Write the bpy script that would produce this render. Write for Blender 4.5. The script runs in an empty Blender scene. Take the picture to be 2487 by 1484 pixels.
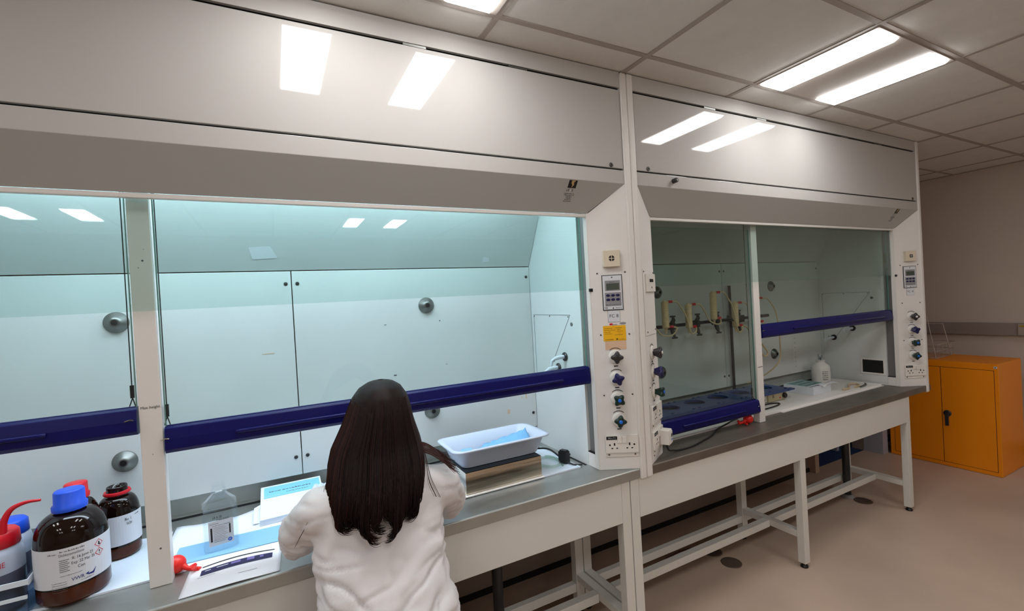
import bpy, bmesh, math, random
from mathutils import Vector, Matrix, noise
random.seed(7)
sc = bpy.context.scene
C = sc.collection
PI = math.pi
# ------------------------------------------------------------------ camera, world, exposure
camd = bpy.data.cameras.new('camera'); cam = bpy.data.objects.new('camera', camd); C.objects.link(cam)
camd.sensor_fit = 'HORIZONTAL'; camd.sensor_width = 36.0; camd.lens = 1111.4433/2487*36; camd.clip_start = 0.02
_y, _p, _r = [math.radians(a) for a in (27.5773, -0.5258, -3.2239)]
FW = Vector((math.sin(_y)*math.cos(_p), math.cos(_y)*math.cos(_p), math.sin(_p)))
_rt = Vector((math.cos(_y), -math.sin(_y), 0)); _up = _rt.cross(FW)
RT = _rt*math.cos(_r)+_up*math.sin(_r); UP = -_rt*math.sin(_r)+_up*math.cos(_r)
CL = Vector((-1.4037, -1.5114, 1.5764))
cam.matrix_world = Matrix(((RT.x, UP.x, -FW.x, CL.x), (RT.y, UP.y, -FW.y, CL.y), (RT.z, UP.z, -FW.z, CL.z), (0, 0, 0, 1)))
sc.camera = cam
w = bpy.data.worlds.new('world'); sc.world = w; w.use_nodes = True
w.node_tree.nodes['Background'].inputs[0].default_value = (0.75, 0.72, 0.70, 1)
w.node_tree.nodes['Background'].inputs[1].default_value = 0.05
sc.cycles.transparent_max_bounces = 24
sc.view_settings.view_transform = 'Standard'; sc.view_settings.look = 'None'
sc.view_settings.gamma = 1; sc.view_settings.use_curve_mapping = False
sc.view_settings.exposure = 0.5
CEIL_LIGHT = 14.0      # strength of the ceiling diffusers
HOOD_LIGHT = 15.0      # strength of the tube inside the lit hood

# ------------------------------------------------------------------ materials
def lin(c):
    return tuple(((v/255)/12.92 if v/255 <= .04045 else ((v/255+.055)/1.055)**2.4) for v in c)+(1,)
MATS = {}
def mat(name, col, rough=.5, metal=0, coat=0, coat_r=.05, bump=0, bscale=60, var=0, vscale=6, emit=0, spec=.5, trans=0, stretch=None, ior=1.45, sss=0, alpha=1):
    m = bpy.data.materials.new(name); m.use_nodes = True; MATS[name] = m
    nt = m.node_tree; b = nt.nodes['Principled BSDF']
    b.inputs['Base Color'].default_value = lin(col); b.inputs['Roughness'].default_value = rough
    b.inputs['Metallic'].default_value = metal; b.inputs['Coat Weight'].default_value = coat
    b.inputs['Coat Roughness'].default_value = coat_r; b.inputs['Specular IOR Level'].default_value = spec
    b.inputs['Transmission Weight'].default_value = trans; b.inputs['IOR'].default_value = ior
    b.inputs['Alpha'].default_value = alpha
    if sss: b.inputs['Subsurface Weight'].default_value = sss; b.inputs['Subsurface Scale'].default_value = .02
    if emit: b.inputs['Emission Color'].default_value = lin(col); b.inputs['Emission Strength'].default_value = emit
    if bump or var:
        tc = nt.nodes.new('ShaderNodeTexCoord'); src = tc.outputs['Object']
        if stretch:
            mp = nt.nodes.new('ShaderNodeMapping'); mp.inputs['Scale'].default_value = stretch
            nt.links.new(src, mp.inputs['Vector']); src = mp.outputs['Vector']
    if var:
        n = nt.nodes.new('ShaderNodeTexNoise'); n.inputs['Scale'].default_value = vscale; n.inputs['Detail'].default_value = 5
        nt.links.new(src, n.inputs['Vector'])
        r = nt.nodes.new('ShaderNodeMapRange'); r.inputs['From Min'].default_value = .3; r.inputs['From Max'].default_value = .7
        r.inputs['To Min'].default_value = 1-var; r.inputs['To Max'].default_value = 1+var*.5
        nt.links.new(n.outputs['Fac'], r.inputs['Value'])
        h = nt.nodes.new('ShaderNodeVectorMath'); h.operation = 'SCALE'
        h.inputs[0].default_value = lin(col)[:3]; nt.links.new(r.outputs['Result'], h.inputs['Scale'])
        nt.links.new(h.outputs['Vector'], b.inputs['Base Color'])
    if bump:
        n = nt.nodes.new('ShaderNodeTexNoise'); n.inputs['Scale'].default_value = bscale; n.inputs['Detail'].default_value = 3
        nt.links.new(src, n.inputs['Vector'])
        bp = nt.nodes.new('ShaderNodeBump'); bp.inputs['Strength'].default_value = bump; bp.inputs['Distance'].default_value = .002
        nt.links.new(n.outputs['Fac'], bp.inputs['Height']); nt.links.new(bp.outputs['Normal'], b.inputs['Normal'])
    return m
def glassmat(name, tint, rough=0.0, refl=1.0):
    m = bpy.data.materials.new(name); m.use_nodes = True; nt = m.node_tree; nt.nodes.clear(); MATS[name] = m
    o = nt.nodes.new('ShaderNodeOutputMaterial'); mx = nt.nodes.new('ShaderNodeMixShader')
    t = nt.nodes.new('ShaderNodeBsdfTransparent'); g = nt.nodes.new('ShaderNodeBsdfGlossy')
    t.inputs[0].default_value = tint+(1,); g.inputs['Roughness'].default_value = rough; g.inputs[0].default_value = (refl, refl, refl, 1)
    f = nt.nodes.new('ShaderNodeFresnel')      # same reflectance from both sides of the thin pane
    ge = nt.nodes.new('ShaderNodeNewGeometry'); mr = nt.nodes.new('ShaderNodeMapRange')
    mr.inputs['To Min'].default_value = 1.35; mr.inputs['To Max'].default_value = 1/1.35
    nt.links.new(ge.outputs['Backfacing'], mr.inputs['Value']); nt.links.new(mr.outputs['Result'], f.inputs[0])
    nt.links.new(f.outputs[0], mx.inputs[0]); nt.links.new(t.outputs[0], mx.inputs[1]); nt.links.new(g.outputs[0], mx.inputs[2])
    nt.links.new(mx.outputs[0], o.inputs[0]); return m
def emitmat(name, col, s):
    m = bpy.data.materials.new(name); m.use_nodes = True; nt = m.node_tree; nt.nodes.clear(); MATS[name] = m
    o = nt.nodes.new('ShaderNodeOutputMaterial'); e = nt.nodes.new('ShaderNodeEmission')
    e.inputs[0].default_value = col+(1,); e.inputs[1].default_value = s; nt.links.new(e.outputs[0], o.inputs[0]); return m

PAINT = mat('white_panel_paint', (188, 186, 183), .7, coat=.8, coat_r=.035, spec=.05)
POST = mat('white_post_plastic', (226, 223, 219), .4, coat=.3, coat_r=.12)
CANOPY = mat('grey_canopy_paint', (178, 179, 176), .42)
SERV = mat('service_panel_paint', (226, 223, 220), .45, bump=.03, bscale=200)
LINER = mat('hood_liner_white', (214, 216, 214), .33, var=.05, vscale=3)
STEEL = mat('brushed_steel', (176, 178, 174), .40, metal=.8, bump=.03, bscale=60, var=.12, vscale=5)
TROUGH = mat('trough_steel', (190, 196, 192), .5, metal=.2, var=.1, vscale=4)
STEELD = mat('dull_steel', (128, 130, 126), .42, metal=1, var=.2, vscale=5)
POLISH = mat('steel_painted_reflections', (206, 196, 180), .13, metal=1, bump=1.0, bscale=5, stretch=(.5, 1, 8), var=.8, vscale=3.2)  # stretched noise bands paint dark and pale reflections into the steel colour
FRAME = mat('frame_paint', (220, 218, 212), .45)
BLACK = mat('black_plastic', (20, 20, 22), .4)
DARK = mat('dark_gap', (14, 14, 14), .8)
CHAN = mat('sash_channel_grey', (120, 120, 118), .5, metal=.4)
BLUE = mat('navy_sash_paint', (6, 9, 86), .32, spec=.3)
SCREW = mat('screw_steel', (90, 88, 84), .35, metal=1)
CEILT = mat('ceiling_tile', (222, 221, 218), .95, bump=.25, bscale=260, var=.04, vscale=12)
CEILG = mat('ceiling_grid', (168, 160, 154), .6)
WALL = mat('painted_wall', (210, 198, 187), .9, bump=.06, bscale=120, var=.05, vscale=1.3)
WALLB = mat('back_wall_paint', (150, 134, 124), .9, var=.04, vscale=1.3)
FLOOR = mat('vinyl_floor', (200, 178, 160), .38, var=.14, vscale=1.6, bump=.03, bscale=180)
SKIRT = mat('black_skirting', (16, 15, 15), .5)
ORANGE = mat('orange_cabinet_paint', (250, 148, 4), .42, bump=.05, bscale=300)
GREEN = mat('dark_green_plastic', (10, 42, 34), .3)
NAVY = mat('navy_plastic', (22, 22, 78), .3)
GREYK = mat('charcoal_plastic', (48, 46, 48), .3)
DOTB = mat('blue_button', (28, 110, 225), .35)
WHITEP = mat('white_plastic', (226, 222, 216), .35)
CREAM = mat('cream_plastic', (214, 202, 180), .5)
INK = mat('black_ink', (18, 18, 20), .6)
GREYINK = mat('grey_ink', (96, 98, 104), .6)
LABELW = mat('paper_label', (214, 216, 222), .6)
REDINK = mat('red_ink', (200, 24, 46), .5)
BLUEINK = mat('blue_ink', (24, 40, 120), .5)
PAPER = mat('white_paper', (232, 234, 240), .7)
YEL = mat('yellow_sticker', (240, 180, 10), .5)
PEACH = mat('faded_tape', (220, 186, 156), .6)
LCD = mat('lcd_screen', (76, 84, 76), .2)
PANELG = mat('keypad_grey', (140, 140, 142), .4)
TRAYW = mat('white_tray_plastic', (220, 228, 240), .3, sss=.1)
GLOVE = mat('blue_nitrile', (120, 178, 222), .45, bump=.1, bscale=150)
BLUEMAT = mat('blue_absorbent_mat', (140, 190, 226), .8, bump=.2, bscale=300)
AMBER = mat('amber_glass', (22, 9, 5), .07, spec=.4, var=.25, vscale=9)
AMBERL = mat('amber_liquid_glass', (74, 32, 12), .12, spec=.3, var=.5, vscale=9)
CAPB = mat('blue_cap_plastic', (28, 82, 214), .4)
CAPR = mat('red_cap_plastic', (206, 24, 40), .35)
REDRUB = mat('red_rubber', (232, 40, 34), .35)
TUBING = mat('amber_rubber_tube', (208, 184, 144), .4)
COND = mat('condenser_coil', (222, 190, 146), .3, coat=.5, bump=.4, bscale=60, stretch=(.2, .2, 3))
TANK = mat('blue_tank_enamel', (58, 78, 128), .4, var=.1)
CASTI = mat('grey_clamp_metal', (70, 70, 70), .45, metal=.6)
LOCK = mat('reddish_brown_hair', (58, 26, 18), .5, spec=.2)
HAIR = mat('dark_brown_hair', (24, 9, 6), .5, spec=.2)
COAT = mat('lab_coat_cotton', (220, 217, 219), .85, bump=.12, bscale=500, sss=.02)
SKIN = mat('skin', (214, 160, 132), .5, sss=.08)
CARPET = mat('blue_carpet', (38, 60, 104), .95, bump=.3, bscale=300)
WIRE = mat('white_wire', (196, 186, 176), .4)
GLASS = glassmat('sash_glass', (.87, .926, .912))
CLEAR = glassmat('clear_plastic', (.95, .97, .98), rough=.03)
CLEARW = glassmat('cloudy_plastic', (.70, .76, .82), rough=.15)
DIFF = emitmat('light_diffuser', (1.0, .985, .972), CEIL_LIGHT)
TUBE = emitmat('hood_lamp_tube', (.72, .86, 1.0), HOOD_LIGHT)

# ------------------------------------------------------------------ mesh builder
class MB:
    def __init__(s): s.v = []; s.f = []; s.fm = []; s.fs = []; s.mats = []; s.T = Matrix.Identity(4); s.wrapf = None
    def mi(s, m):
        if m is None: m = s.mats[0] if s.mats else None
        if m not in s.mats: s.mats.append(m)
        return s.mats.index(m)
    def add(s, vs, fs, m, smooth=False):
        k = len(s.v); i = s.mi(m)
        for p in vs:
            p = Vector(p)
            if s.wrapf: p = Vector(s.wrapf(p))
            s.v.append(s.T @ p)
        for f in fs: s.f.append([k+j for j in f]); s.fm.append(i); s.fs.append(smooth)
        return s
    def box(s, x0, x1, y0, y1, z0, z1, m=None):
        return s.add([(x0,y0,z0),(x1,y0,z0),(x1,y1,z0),(x0,y1,z0),(x0,y0,z1),(x1,y0,z1),(x1,y1,z1),(x0,y1,z1)],
                     [(0,3,2,1),(4,5,6,7),(0,1,5,4),(1,2,6,5),(2,3,7,6),(3,0,4,7)], m)
    def hexa(s, a, b, m=None):      # a, b: two quads (4 pts each), joined
        return s.add(list(a)+list(b), [(3,2,1,0),(4,5,6,7),(0,1,5,4),(1,2,6,5),(2,3,7,6),(3,0,4,7)], m)
    def prism(s, poly, ax, a, b, m=None, smooth=False):
        n = len(poly)
        def P(q, t):
            return {'x': (t,q[0],q[1]), 'y': (q[0],t,q[1]), 'z': (q[0],q[1],t)}[ax]
        vs = [P(q,a) for q in poly]+[P(q,b) for q in poly]
        fs = [tuple(range(n-1,-1,-1)), tuple(range(n,2*n))]
        s.add(vs, fs, m)
        return s.add(vs, [(i,(i+1)%n,(i+1)%n+n,i+n) for i in range(n)], m, smooth)
    def lathe(s, prof, c=(0,0,0), seg=28, m=None, smooth=True, ax='z', lobe=None, cap=True):
        vs = []
        for r, h in prof:
            for k in range(seg):
                a = 2*PI*k/seg; rr = r*(lobe(a) if lobe else 1)
                x, y = rr*math.cos(a), rr*math.sin(a)
                q = {'z': (x,y,h), 'y': (x,h,y), 'x': (h,x,y)}[ax]
                vs.append((c[0]+q[0], c[1]+q[1], c[2]+q[2]))
        n = len(prof); fs = []
        for i in range(n-1):
            for k in range(seg): fs.append((i*seg+k, i*seg+(k+1)%seg, (i+1)*seg+(k+1)%seg, (i+1)*seg+k))
        s.add(vs, fs, m, smooth)
        if cap: s.add(vs[:seg], [tuple(range(seg-1,-1,-1))], m); s.add(vs[-seg:], [tuple(range(seg))], m)
        return s
    def tube(s, pts, r, seg=8, m=None, smooth=True):
        pts = [Vector(p) for p in pts]; vs = []; n = len(pts); pu = None
        for i, p in enumerate(pts):
            t = (pts[min(i+1,n-1)]-pts[max(i-1,0)]).normalized()
            if pu is None: pu = t.orthogonal().normalized()
            pu = (pu-t*pu.dot(t)); pu = pu.normalized() if pu.length > 1e-6 else t.orthogonal().normalized()
            pv = t.cross(pu); rr = r[i] if isinstance(r, (list,tuple)) else r
            for k in range(seg):
                a = 2*PI*k/seg; vs.append(p+pu*(rr*math.cos(a))+pv*(rr*math.sin(a)))
        fs = [(i*seg+k, i*seg+(k+1)%seg, (i+1)*seg+(k+1)%seg, (i+1)*seg+k) for i in range(n-1) for k in range(seg)]
        s.add(vs, fs, m, smooth)
        s.add(vs[:seg], [tuple(range(seg-1,-1,-1))], m); s.add(vs[-seg:], [tuple(range(seg))], m)
        return s
    def sphere(s, c, r, m=None, seg=20, rings=12):
        r = (r,r,r) if not isinstance(r, (tuple,list)) else r; vs = []; fs = []
        for i in range(1, rings):
            a = PI*i/rings
            for k in range(seg):
                b = 2*PI*k/seg
                vs.append((c[0]+r[0]*math.sin(a)*math.cos(b), c[1]+r[1]*math.sin(a)*math.sin(b), c[2]+r[2]*math.cos(a)))
        t = len(vs); vs += [(c[0],c[1],c[2]+r[2]), (c[0],c[1],c[2]-r[2])]
        for i in range(rings-2):
            for k in range(seg): fs.append((i*seg+k, (i+1)*seg+k, (i+1)*seg+(k+1)%seg, i*seg+(k+1)%seg))
        for k in range(seg):
            fs.append((t, k, (k+1)%seg)); fs.append((t+1, (rings-2)*seg+(k+1)%seg, (rings-2)*seg+k))
        return s.add(vs, fs, m, True)
    def plate(s, x0, x1, z0, z1, n=.001, m=None, y=0, seg=1):     # thin flat mark standing proud of the plane y (towards -y)
        for i in range(seg):
            a = x0+(x1-x0)*i/seg; b = x0+(x1-x0)*(i+1)/seg; s.box(a, b, y-n, y, z0, z1, m)
        return s
    def text(s, txt, x0, x1, z0, z1, n=.001, m=None, y=0, shear=0):
        cu = bpy.data.curves.new('t', 'FONT'); cu.body = txt; cu.extrude = 0; cu.resolution_u = 3
        o = bpy.data.objects.new('t', cu); me = bpy.data.meshes.new_from_object(o)
        vs = [v.co.copy() for v in me.vertices]; fs = [tuple(p.vertices) for p in me.polygons]
        bpy.data.objects.remove(o); bpy.data.curves.remove(cu); bpy.data.meshes.remove(me)
        if not vs: return s
        ax = min(v.x for v in vs); bx = max(v.x for v in vs); az = min(v.y for v in vs); bz = max(v.y for v in vs)
        out = []
        for v in vs:
            tz = (v.y-az)/max(bz-az,1e-6)
            out.append((x0+(x1-x0)*(v.x-ax)/max(bx-ax,1e-6)+shear*tz, y-n, z0+(z1-z0)*tz))
        return s.add(out, fs, m)
    def scribble(s, x0, x1, z0, h, m=None, y=0, n=.0006, seed=0, wd=.0006):   # a handwritten or blurred line too small to read
        r = random.Random(seed); k = max(4, int((x1-x0)/(h*.45))); x = x0
        while x < x1-1e-5:
            ww = min(x1-x, h*r.uniform(.5, 1.3)); hh = h*r.uniform(.55, 1)
            s.box(x, x+ww*.8, y-n, y, z0+(h-hh)*.3, z0+(h-hh)*.3+hh*.42, m)
            if r.random() < .5: s.box(x, x+ww*.25, y-n, y, z0, z0+hh, m)
            x += ww*(1.25 if r.random() < .2 else 1)
        return s

ORG = {}
def obj(name, mb, parent=None, bevel=0, m=None):
    me = bpy.data.meshes.new(name); off = ORG.get(parent.name, Vector()) if parent else Vector()
    me.from_pydata([tuple(v-off) for v in mb.v], [], mb.f)
    mats = [m] if m else mb.mats
    for k in mats: me.materials.append(k)
    if not m: me.polygons.foreach_set('material_index', mb.fm)
    me.polygons.foreach_set('use_smooth', mb.fs); me.update()
    o = bpy.data.objects.new(name, me); C.objects.link(o)
    if parent: o.parent = parent
    ORG[o.name] = off
    if bevel:
        b = o.modifiers.new('bevel', 'BEVEL'); b.width = bevel; b.segments = 2; b.limit_method = 'ANGLE'
    return o
def thing(name, loc, label, cat, group=None):
    o = bpy.data.objects.new(name, None); C.objects.link(o); o.location = loc; o.empty_display_size = .05
    o['label'] = label; o['category'] = cat
    if group: o['group'] = group
    ORG[o.name] = Vector(loc); return o
def tag(o, label, cat, group=None):
    o['label'] = label; o['category'] = cat
    if group: o['group'] = group
    return o
def single(name, mb, loc, label, cat, group=None, bevel=0):       # one-mesh thing with its origin at loc
    me = bpy.data.meshes.new(name); off = Vector(loc)
    me.from_pydata([tuple(v-off) for v in mb.v], [], mb.f)
    for k in mb.mats: me.materials.append(k)
    me.polygons.foreach_set('material_index', mb.fm); me.polygons.foreach_set('use_smooth', mb.fs); me.update()
    o = bpy.data.objects.new(name, me); C.objects.link(o); o.location = loc
    if bevel:
        b = o.modifiers.new('bevel', 'BEVEL'); b.width = bevel; b.segments = 2; b.limit_method = 'ANGLE'
    ORG[o.name] = off
    return tag(o, label, cat, group)
def struct(name, mb, bevel=0):
    o = obj(name, mb, None, bevel); o['kind'] = 'structure'; return o
def dup(root, loc, label=None, group=None):
    r = root.copy(); C.objects.link(r); r.location = loc
    if label: r['label'] = label
    if group: r['group'] = group
    for ch in list(root.children):
        c = ch.copy(); C.objects.link(c); c.parent = r
        for g in list(ch.children):
            d = g.copy(); C.objects.link(d); d.parent = c
    return r
def spline(pts, n=8):        # Catmull-Rom through points
    P = [Vector(p) for p in pts]; P = [P[0]*2-P[1]]+P+[P[-1]*2-P[-2]]; out = []
    for i in range(1, len(P)-2):
        for k in range(n):
            t = k/n; a, b, c, d = P[i-1], P[i], P[i+1], P[i+2]
            out.append(.5*((2*b)+(c-a)*t+(2*a-5*b+4*c-d)*t*t+(3*b-3*c+d-a)*t**3))
    out.append(P[-2]); return out
def frame2(p0, p1):          # local x along p0->p1 (left to right seen from the front), local -y outwards, z up
    d = Vector((p1[0]-p0[0], p1[1]-p0[1], 0)).normalized()
    return Matrix(((d.x, -d.y, 0, p0[0]), (d.y, d.x, 0, p0[1]), (0, 0, 1, 0), (0, 0, 0, 1)))

# ------------------------------------------------------------------ room dimensions
ZB = .8226; ZC = 2.537; YW = .785; XR = 4.36; XL = -5.2; YF = -4.6; LH = 2.658; TX = .672; TY = .512; CX0 = -.01; CY0 = -.142
struct('floor', MB().box(XL, XR+.1, YF, YW+.001, -.08, 0, FLOOR).box(XL, 2.585, YW, YW+.1, -.08, 0, FLOOR))
struct('floor.001', MB().box(2.3, 4.4, YW, 3.2, -.085, -.002, CARPET))
c = MB().box(XL, XR+.1, YF, YW+.1, ZC, ZC+.06, CEILT)
struct('ceiling', c)
g = MB()
k = math.ceil((XL-CX0)/TX)
while CX0+k*TX < XR: x = CX0+k*TX; g.box(x-.011, x+.011, YF, YW, ZC-.004, ZC-.0005, CEILG); k += 1
k = math.ceil((YF-CY0)/TY)
while CY0+k*TY < YW: y = CY0+k*TY; g.box(XL, XR, y-.011, y+.011, ZC-.0035, ZC-.0005, CEILG); k += 1
g.box(XR-.02, XR, YF, YW, ZC-.006, ZC-.0005, CEILG)
struct('trim_1', g)
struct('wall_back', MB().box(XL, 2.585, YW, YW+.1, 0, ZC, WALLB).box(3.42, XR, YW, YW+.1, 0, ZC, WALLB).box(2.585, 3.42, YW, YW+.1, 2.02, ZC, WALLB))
struct('wall_right', MB().box(XR, XR+.1, YF, YW+.1, 0, ZC, WALL))
struct('wall_left', MB().box(XL-.1, XL, YF, YW+.1, 0, ZC, WALL))
struct('wall_front', MB().box(XL, XR, YF-.1, YF, 0, ZC, WALL))
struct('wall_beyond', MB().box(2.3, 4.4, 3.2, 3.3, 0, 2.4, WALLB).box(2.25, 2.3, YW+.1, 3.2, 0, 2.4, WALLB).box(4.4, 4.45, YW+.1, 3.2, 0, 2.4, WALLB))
struct('baseboard_back', MB().box(XL, 2.53, YW-.012, YW-.001, 0.0, .030, SKIRT))
struct('baseboard_right', MB().box(XR-.015, XR-.001, YF, .6, 0, .07, SKIRT).box(3.51, XR-.02, YW-.015, YW-.001, 0, .06, SKIRT))
struct('trim_2', MB().box(2.53, 2.585, YW-.06, YW+.1, 0, 2.05, mat('door_frame_paint', (196, 170, 152), .5)).box(2.53, 3.44, YW-.03, YW+.1, 2.02, 2.08))
struct('trim_3', MB().box(3.42, 3.505, .63, YW-.001, 0, ZC-.001, mat('boxing_paint', (176, 176, 190), .5)))
dd = MB().box(3.2, 3.24, YW+.12, YW+.9, .002, 2.0, mat('door_white', (170, 176, 190), .5))
struct('door_1', dd)
# dado trunking on the right wall
tk = thing('cable_trunking', (XR, 0, 1.08), 'long grey dado trunking fixed along the end wall above the orange cabinet', 'trunking')
obj('trunking_body', MB().box(XR-.05, XR-.0005, -3.5, .76, 1.03, 1.138, mat('trunking_plastic', (150, 138, 134), .5)), tk, .003)
sk = obj('wall_socket', MB().box(XR-.062, XR-.05, -.13, -.02, 1.035, 1.133, mat('beige_socket', (170, 160, 150), .5)), tk, .003)
obj('sticker', MB().box(XR-.0635, XR-.0625, -.12, -.03, 1.108, 1.122, mat('olive_sticker', (170, 150, 50), .6)), sk)

# ------------------------------------------------------------------ ceiling lights
def ceiling_light(label):
    t = thing('ceiling_light', (0, 0, ZC-.004), label, 'light', 'recessed twin-strip ceiling lights')
    o = Vector((0, 0, ZC-.004))
    MBx = MB(); MBx.T = Matrix.Translation(o)
    MBx.box(.012, TX-.012, -TY+.012, -.012, -.003, .0035, mat('light_housing', (196, 188, 180), .5) if 'light_housing' not in MATS else MATS['light_housing'])
    obj('housing', MBx, t)
    for a, b in ((.028, .182), (.478, .634)):
        d = MB(); d.T = Matrix.Translation(o); x0, x1 = a, b
        y0, y1 = -TY+.02, -.016
        d.hexa([(x0+.006,y0+.012,-.014),(x1-.006,y0+.012,-.014),(x1-.006,y1-.012,-.014),(x0+.006,y1-.012,-.014)],
               [(x0,y0,-.0032),(x1,y0,-.0032),(x1,y1,-.0032),(x0,y1,-.0032)], DIFF)
        obj('diffuser', d, t)
    return t
L0 = ceiling_light('twin-strip ceiling light above the right-hand hood'); L0.location = (CX0+TX, CY0, ZC-.004)
dup(L0, (CX0-2*TX, CY0, ZC-.004), 'twin-strip ceiling light cut off by the top edge, above the left-hand hood')
for kx, ky, lab in ((-5, 0, 'in the front row, outside the left of the frame'), (-5, -3, 'added as fill in the second row, at the far left'), (-2, -3, 'added as fill in the second row, just above and behind the camera'),
                    (1, -3, 'added as fill in the second row, right of the camera'), (-5, -6, 'in the back row, left end'), (-1, -6, 'in the back row, middle'), (4, -3, 'added as fill in the second row, right end above the floor by the cabinet')):
    dup(L0, (CX0+kx*TX, CY0+ky*TY, ZC-.004), 'twin-strip ceiling light '+lab)  # the second-row lights are added out of view to fill the room

# ------------------------------------------------------------------ fume hoods
C_, S_, YR = .0354, .185, .085
ZR, ZF, ZT = 1.921, 2.053, 2.111
def knob(parent, F, s, z, body, dot=None, seedrot=0):
    k = MB(); k.T = F
    k.lathe([(.030,0),(.030,-.004),(.026,-.007),(.012,-.0075)], (s, -.0008, z), 28, WHITEP, ax='y')
    a0 = []
    for i in range(9):
        a = math.radians(50+80*i/8); a0.append((s+.036*math.cos(a), z+.036*math.sin(a)))
    for p, q in zip(a0, a0[1:]):
        k.prism([p, q, (q[0], q[1]+.0028), (p[0], p[1]+.0028)], 'y', -.0016, -.0009, INK)
    k.plate(s-.009, s+.009, z-.043, z-.039, .0009, INK, y=-.0008)
    d = obj('dial_plate', k, parent)
    h = MB(); h.T = F @ Matrix.Translation((s, 0, z)) @ Matrix.Rotation(seedrot, 4, 'Y')
    h.lathe([(.012,-.007),(.0135,-.014),(.0155,-.02),(.022,-.036),(.023,-.04),(.019,-.045),(.006,-.0465)], (0,0,0), 40, body, ax='y', lobe=lambda a: .80+.40*max(0, math.cos(2*a))**2.2+.40*max(0, -math.cos(2*a))**2.2)
    kn = obj('valve_knob', h, parent)
    if dot:
        dt = MB(); dt.T = F @ Matrix.Translation((s, 0, z)); dt.lathe([(.0075,-.046),(.0075,-.0485),(.005,-.0495)], (0,0,0), 18, dot, ax='y'); obj('button', dt, kn)
def socket(parent, F, s0, s1, z0, z1, tagtxt=True, vertical=False):
    b = MB(); b.T = F; W = s1-s0; H = z1-z0
    b.box(s0, s1, -.010, -.001, z0+.012, z1, WHITEP)
    b.box(s0+.002, s1-.002, -.004, -.001, z0-.006, z0+.013)
    for cx, sg in ((s0+.27*W, 1), (s1-.27*W, -1)):
        zc = z0+.50*H
        b.box(cx-.003, cx+.003, -.0108, -.0099, zc, zc+.011, INK)
        b.box(cx-.014, cx-.007, -.0108, -.0099, zc-.014, zc-.009, INK); b.box(cx+.007, cx+.014, -.0108, -.0099, zc-.014, zc-.009, INK)
        if not vertical: b.lathe([(.004,-.0099),(.004,-.0108)], (cx-sg*.02, 0, zc+.003), 10, INK, ax='y')
    if tagtxt: 
        b.box(s0+.004, s0+.004+W*.33, -.0112, -.0099, z1-.018, z1-.004, INK)
        b.text('PB a T1', s0+.012, s0+W*.33-.004, z1-.0135, z1-.0085, .0116, LABELW)
    so = obj('double_socket', b, parent, 0)
    for q in (-.011, .011):
        w_ = MB(); w_.T = F; w_.box((s0+s1)/2+q-.0085, (s0+s1)/2+q+.0085, -.0135, -.0099, z1-.034, z1-.006, WHITEP); obj('switch', w_, so, .001)
    for q in (s0+.014, s1-.014):
        w_ = MB(); w_.T = F; w_.lathe([(.004,-.001),(.004,-.0045),(.002,-.006)], (q, 0, z0+.003), 10, SCREW, ax='y'); obj('screw', w_, so)
def screws(parent, F, pts, r=.0035, name='screw', m=None):
    for s, z in pts:
        b = MB(); b.T = F; b.lathe([(r,0),(r,-.0015),(r*.5,-.0025)], (s, -.0008, z), 12, m or SCREW, ax='y'); obj(name, b, parent)
def display(parent, F, s0, s1, z0, z1):
    b = MB(); b.T = F
    b.box(s0, s1, -.0035, -.0006, z0, z1, INK); b.box(s0+.003, s1-.003, -.0045, -.0034, z0+.003, z1-.003, LABELW)
    H = z1-z0; W = s1-s0
    b.text('TEK', s0+.006, s0+.021, z0+.006, z0+.014, .0052, INK); b.scribble(s1-.032, s1-.007, z0+.008, .005, INK, y=-.0046, seed=3)
    d = obj('controller', b, parent)
    b = MB(); b.T = F; b.box(s0+.012, s1-.010, -.0055, -.0044, z0+.55*H, z0+.84*H, PANELG); b.box(s0+.018, s1-.014, -.0062, -.0054, z0+.575*H, z0+.76*H, LCD)
    b.scribble((s0+s1)/2-.012, (s0+s1)/2+.012, z0+.785*H, .004, INK, y=-.0055, seed=5); obj('screen', b, d)
    b = MB(); b.T = F; b.box(s0+.010, s1-.008, -.0055, -.0044, z0+.12*H, z0+.50*H, PANELG)
    obj('keypad', b, d)
    for i in range(3):
        for j in range(3):
            b = MB(); b.T = F @ Matrix.Translation((s0+W*(.27+.24*i), -.0055, z0+H*(.42-.12*j))) @ Matrix.Diagonal((1, 1, .62, 1))
            b.lathe([(.0088,0),(.0085,-.0015),(.006,-.002)], (0,0,0), 18, PANELG if j == 2 else NAVY, ax='y')
            obj('key', b, d)
    for q in (z0+.055*H, z0+.93*H):
        b = MB(); b.T = F; b.lathe([(.0032,-.0045),(.0025,-.006)], ((s0+s1)/2, 0, q), 10, SCREW, ax='y'); obj('screw', b, d)
def alarm(parent, F, s0, s1, z0, z1):
    b = MB(); b.T = F; b.box(s0, s1, -.022, -.0006, z0, z1, CREAM); a = obj('alarm_box', b, parent, .002)
    b = MB(); b.T = F; cx, cz = (s0+s1)/2, (z0+z1)/2
    for q in range(4):
        P = [(cx+.0015*(1 if q in (0,3) else -1), cz+.0015*(1 if q < 2 else -1))]
        for i in range(7):
            an = math.radians(90*q+8+74*i/6); P.append((cx+.0125*math.cos(an), cz+.0125*math.sin(an)))
        b.prism(P, 'y', -.0228, -.0221, INK)
    obj('sounder_grille', b, a)
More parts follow.
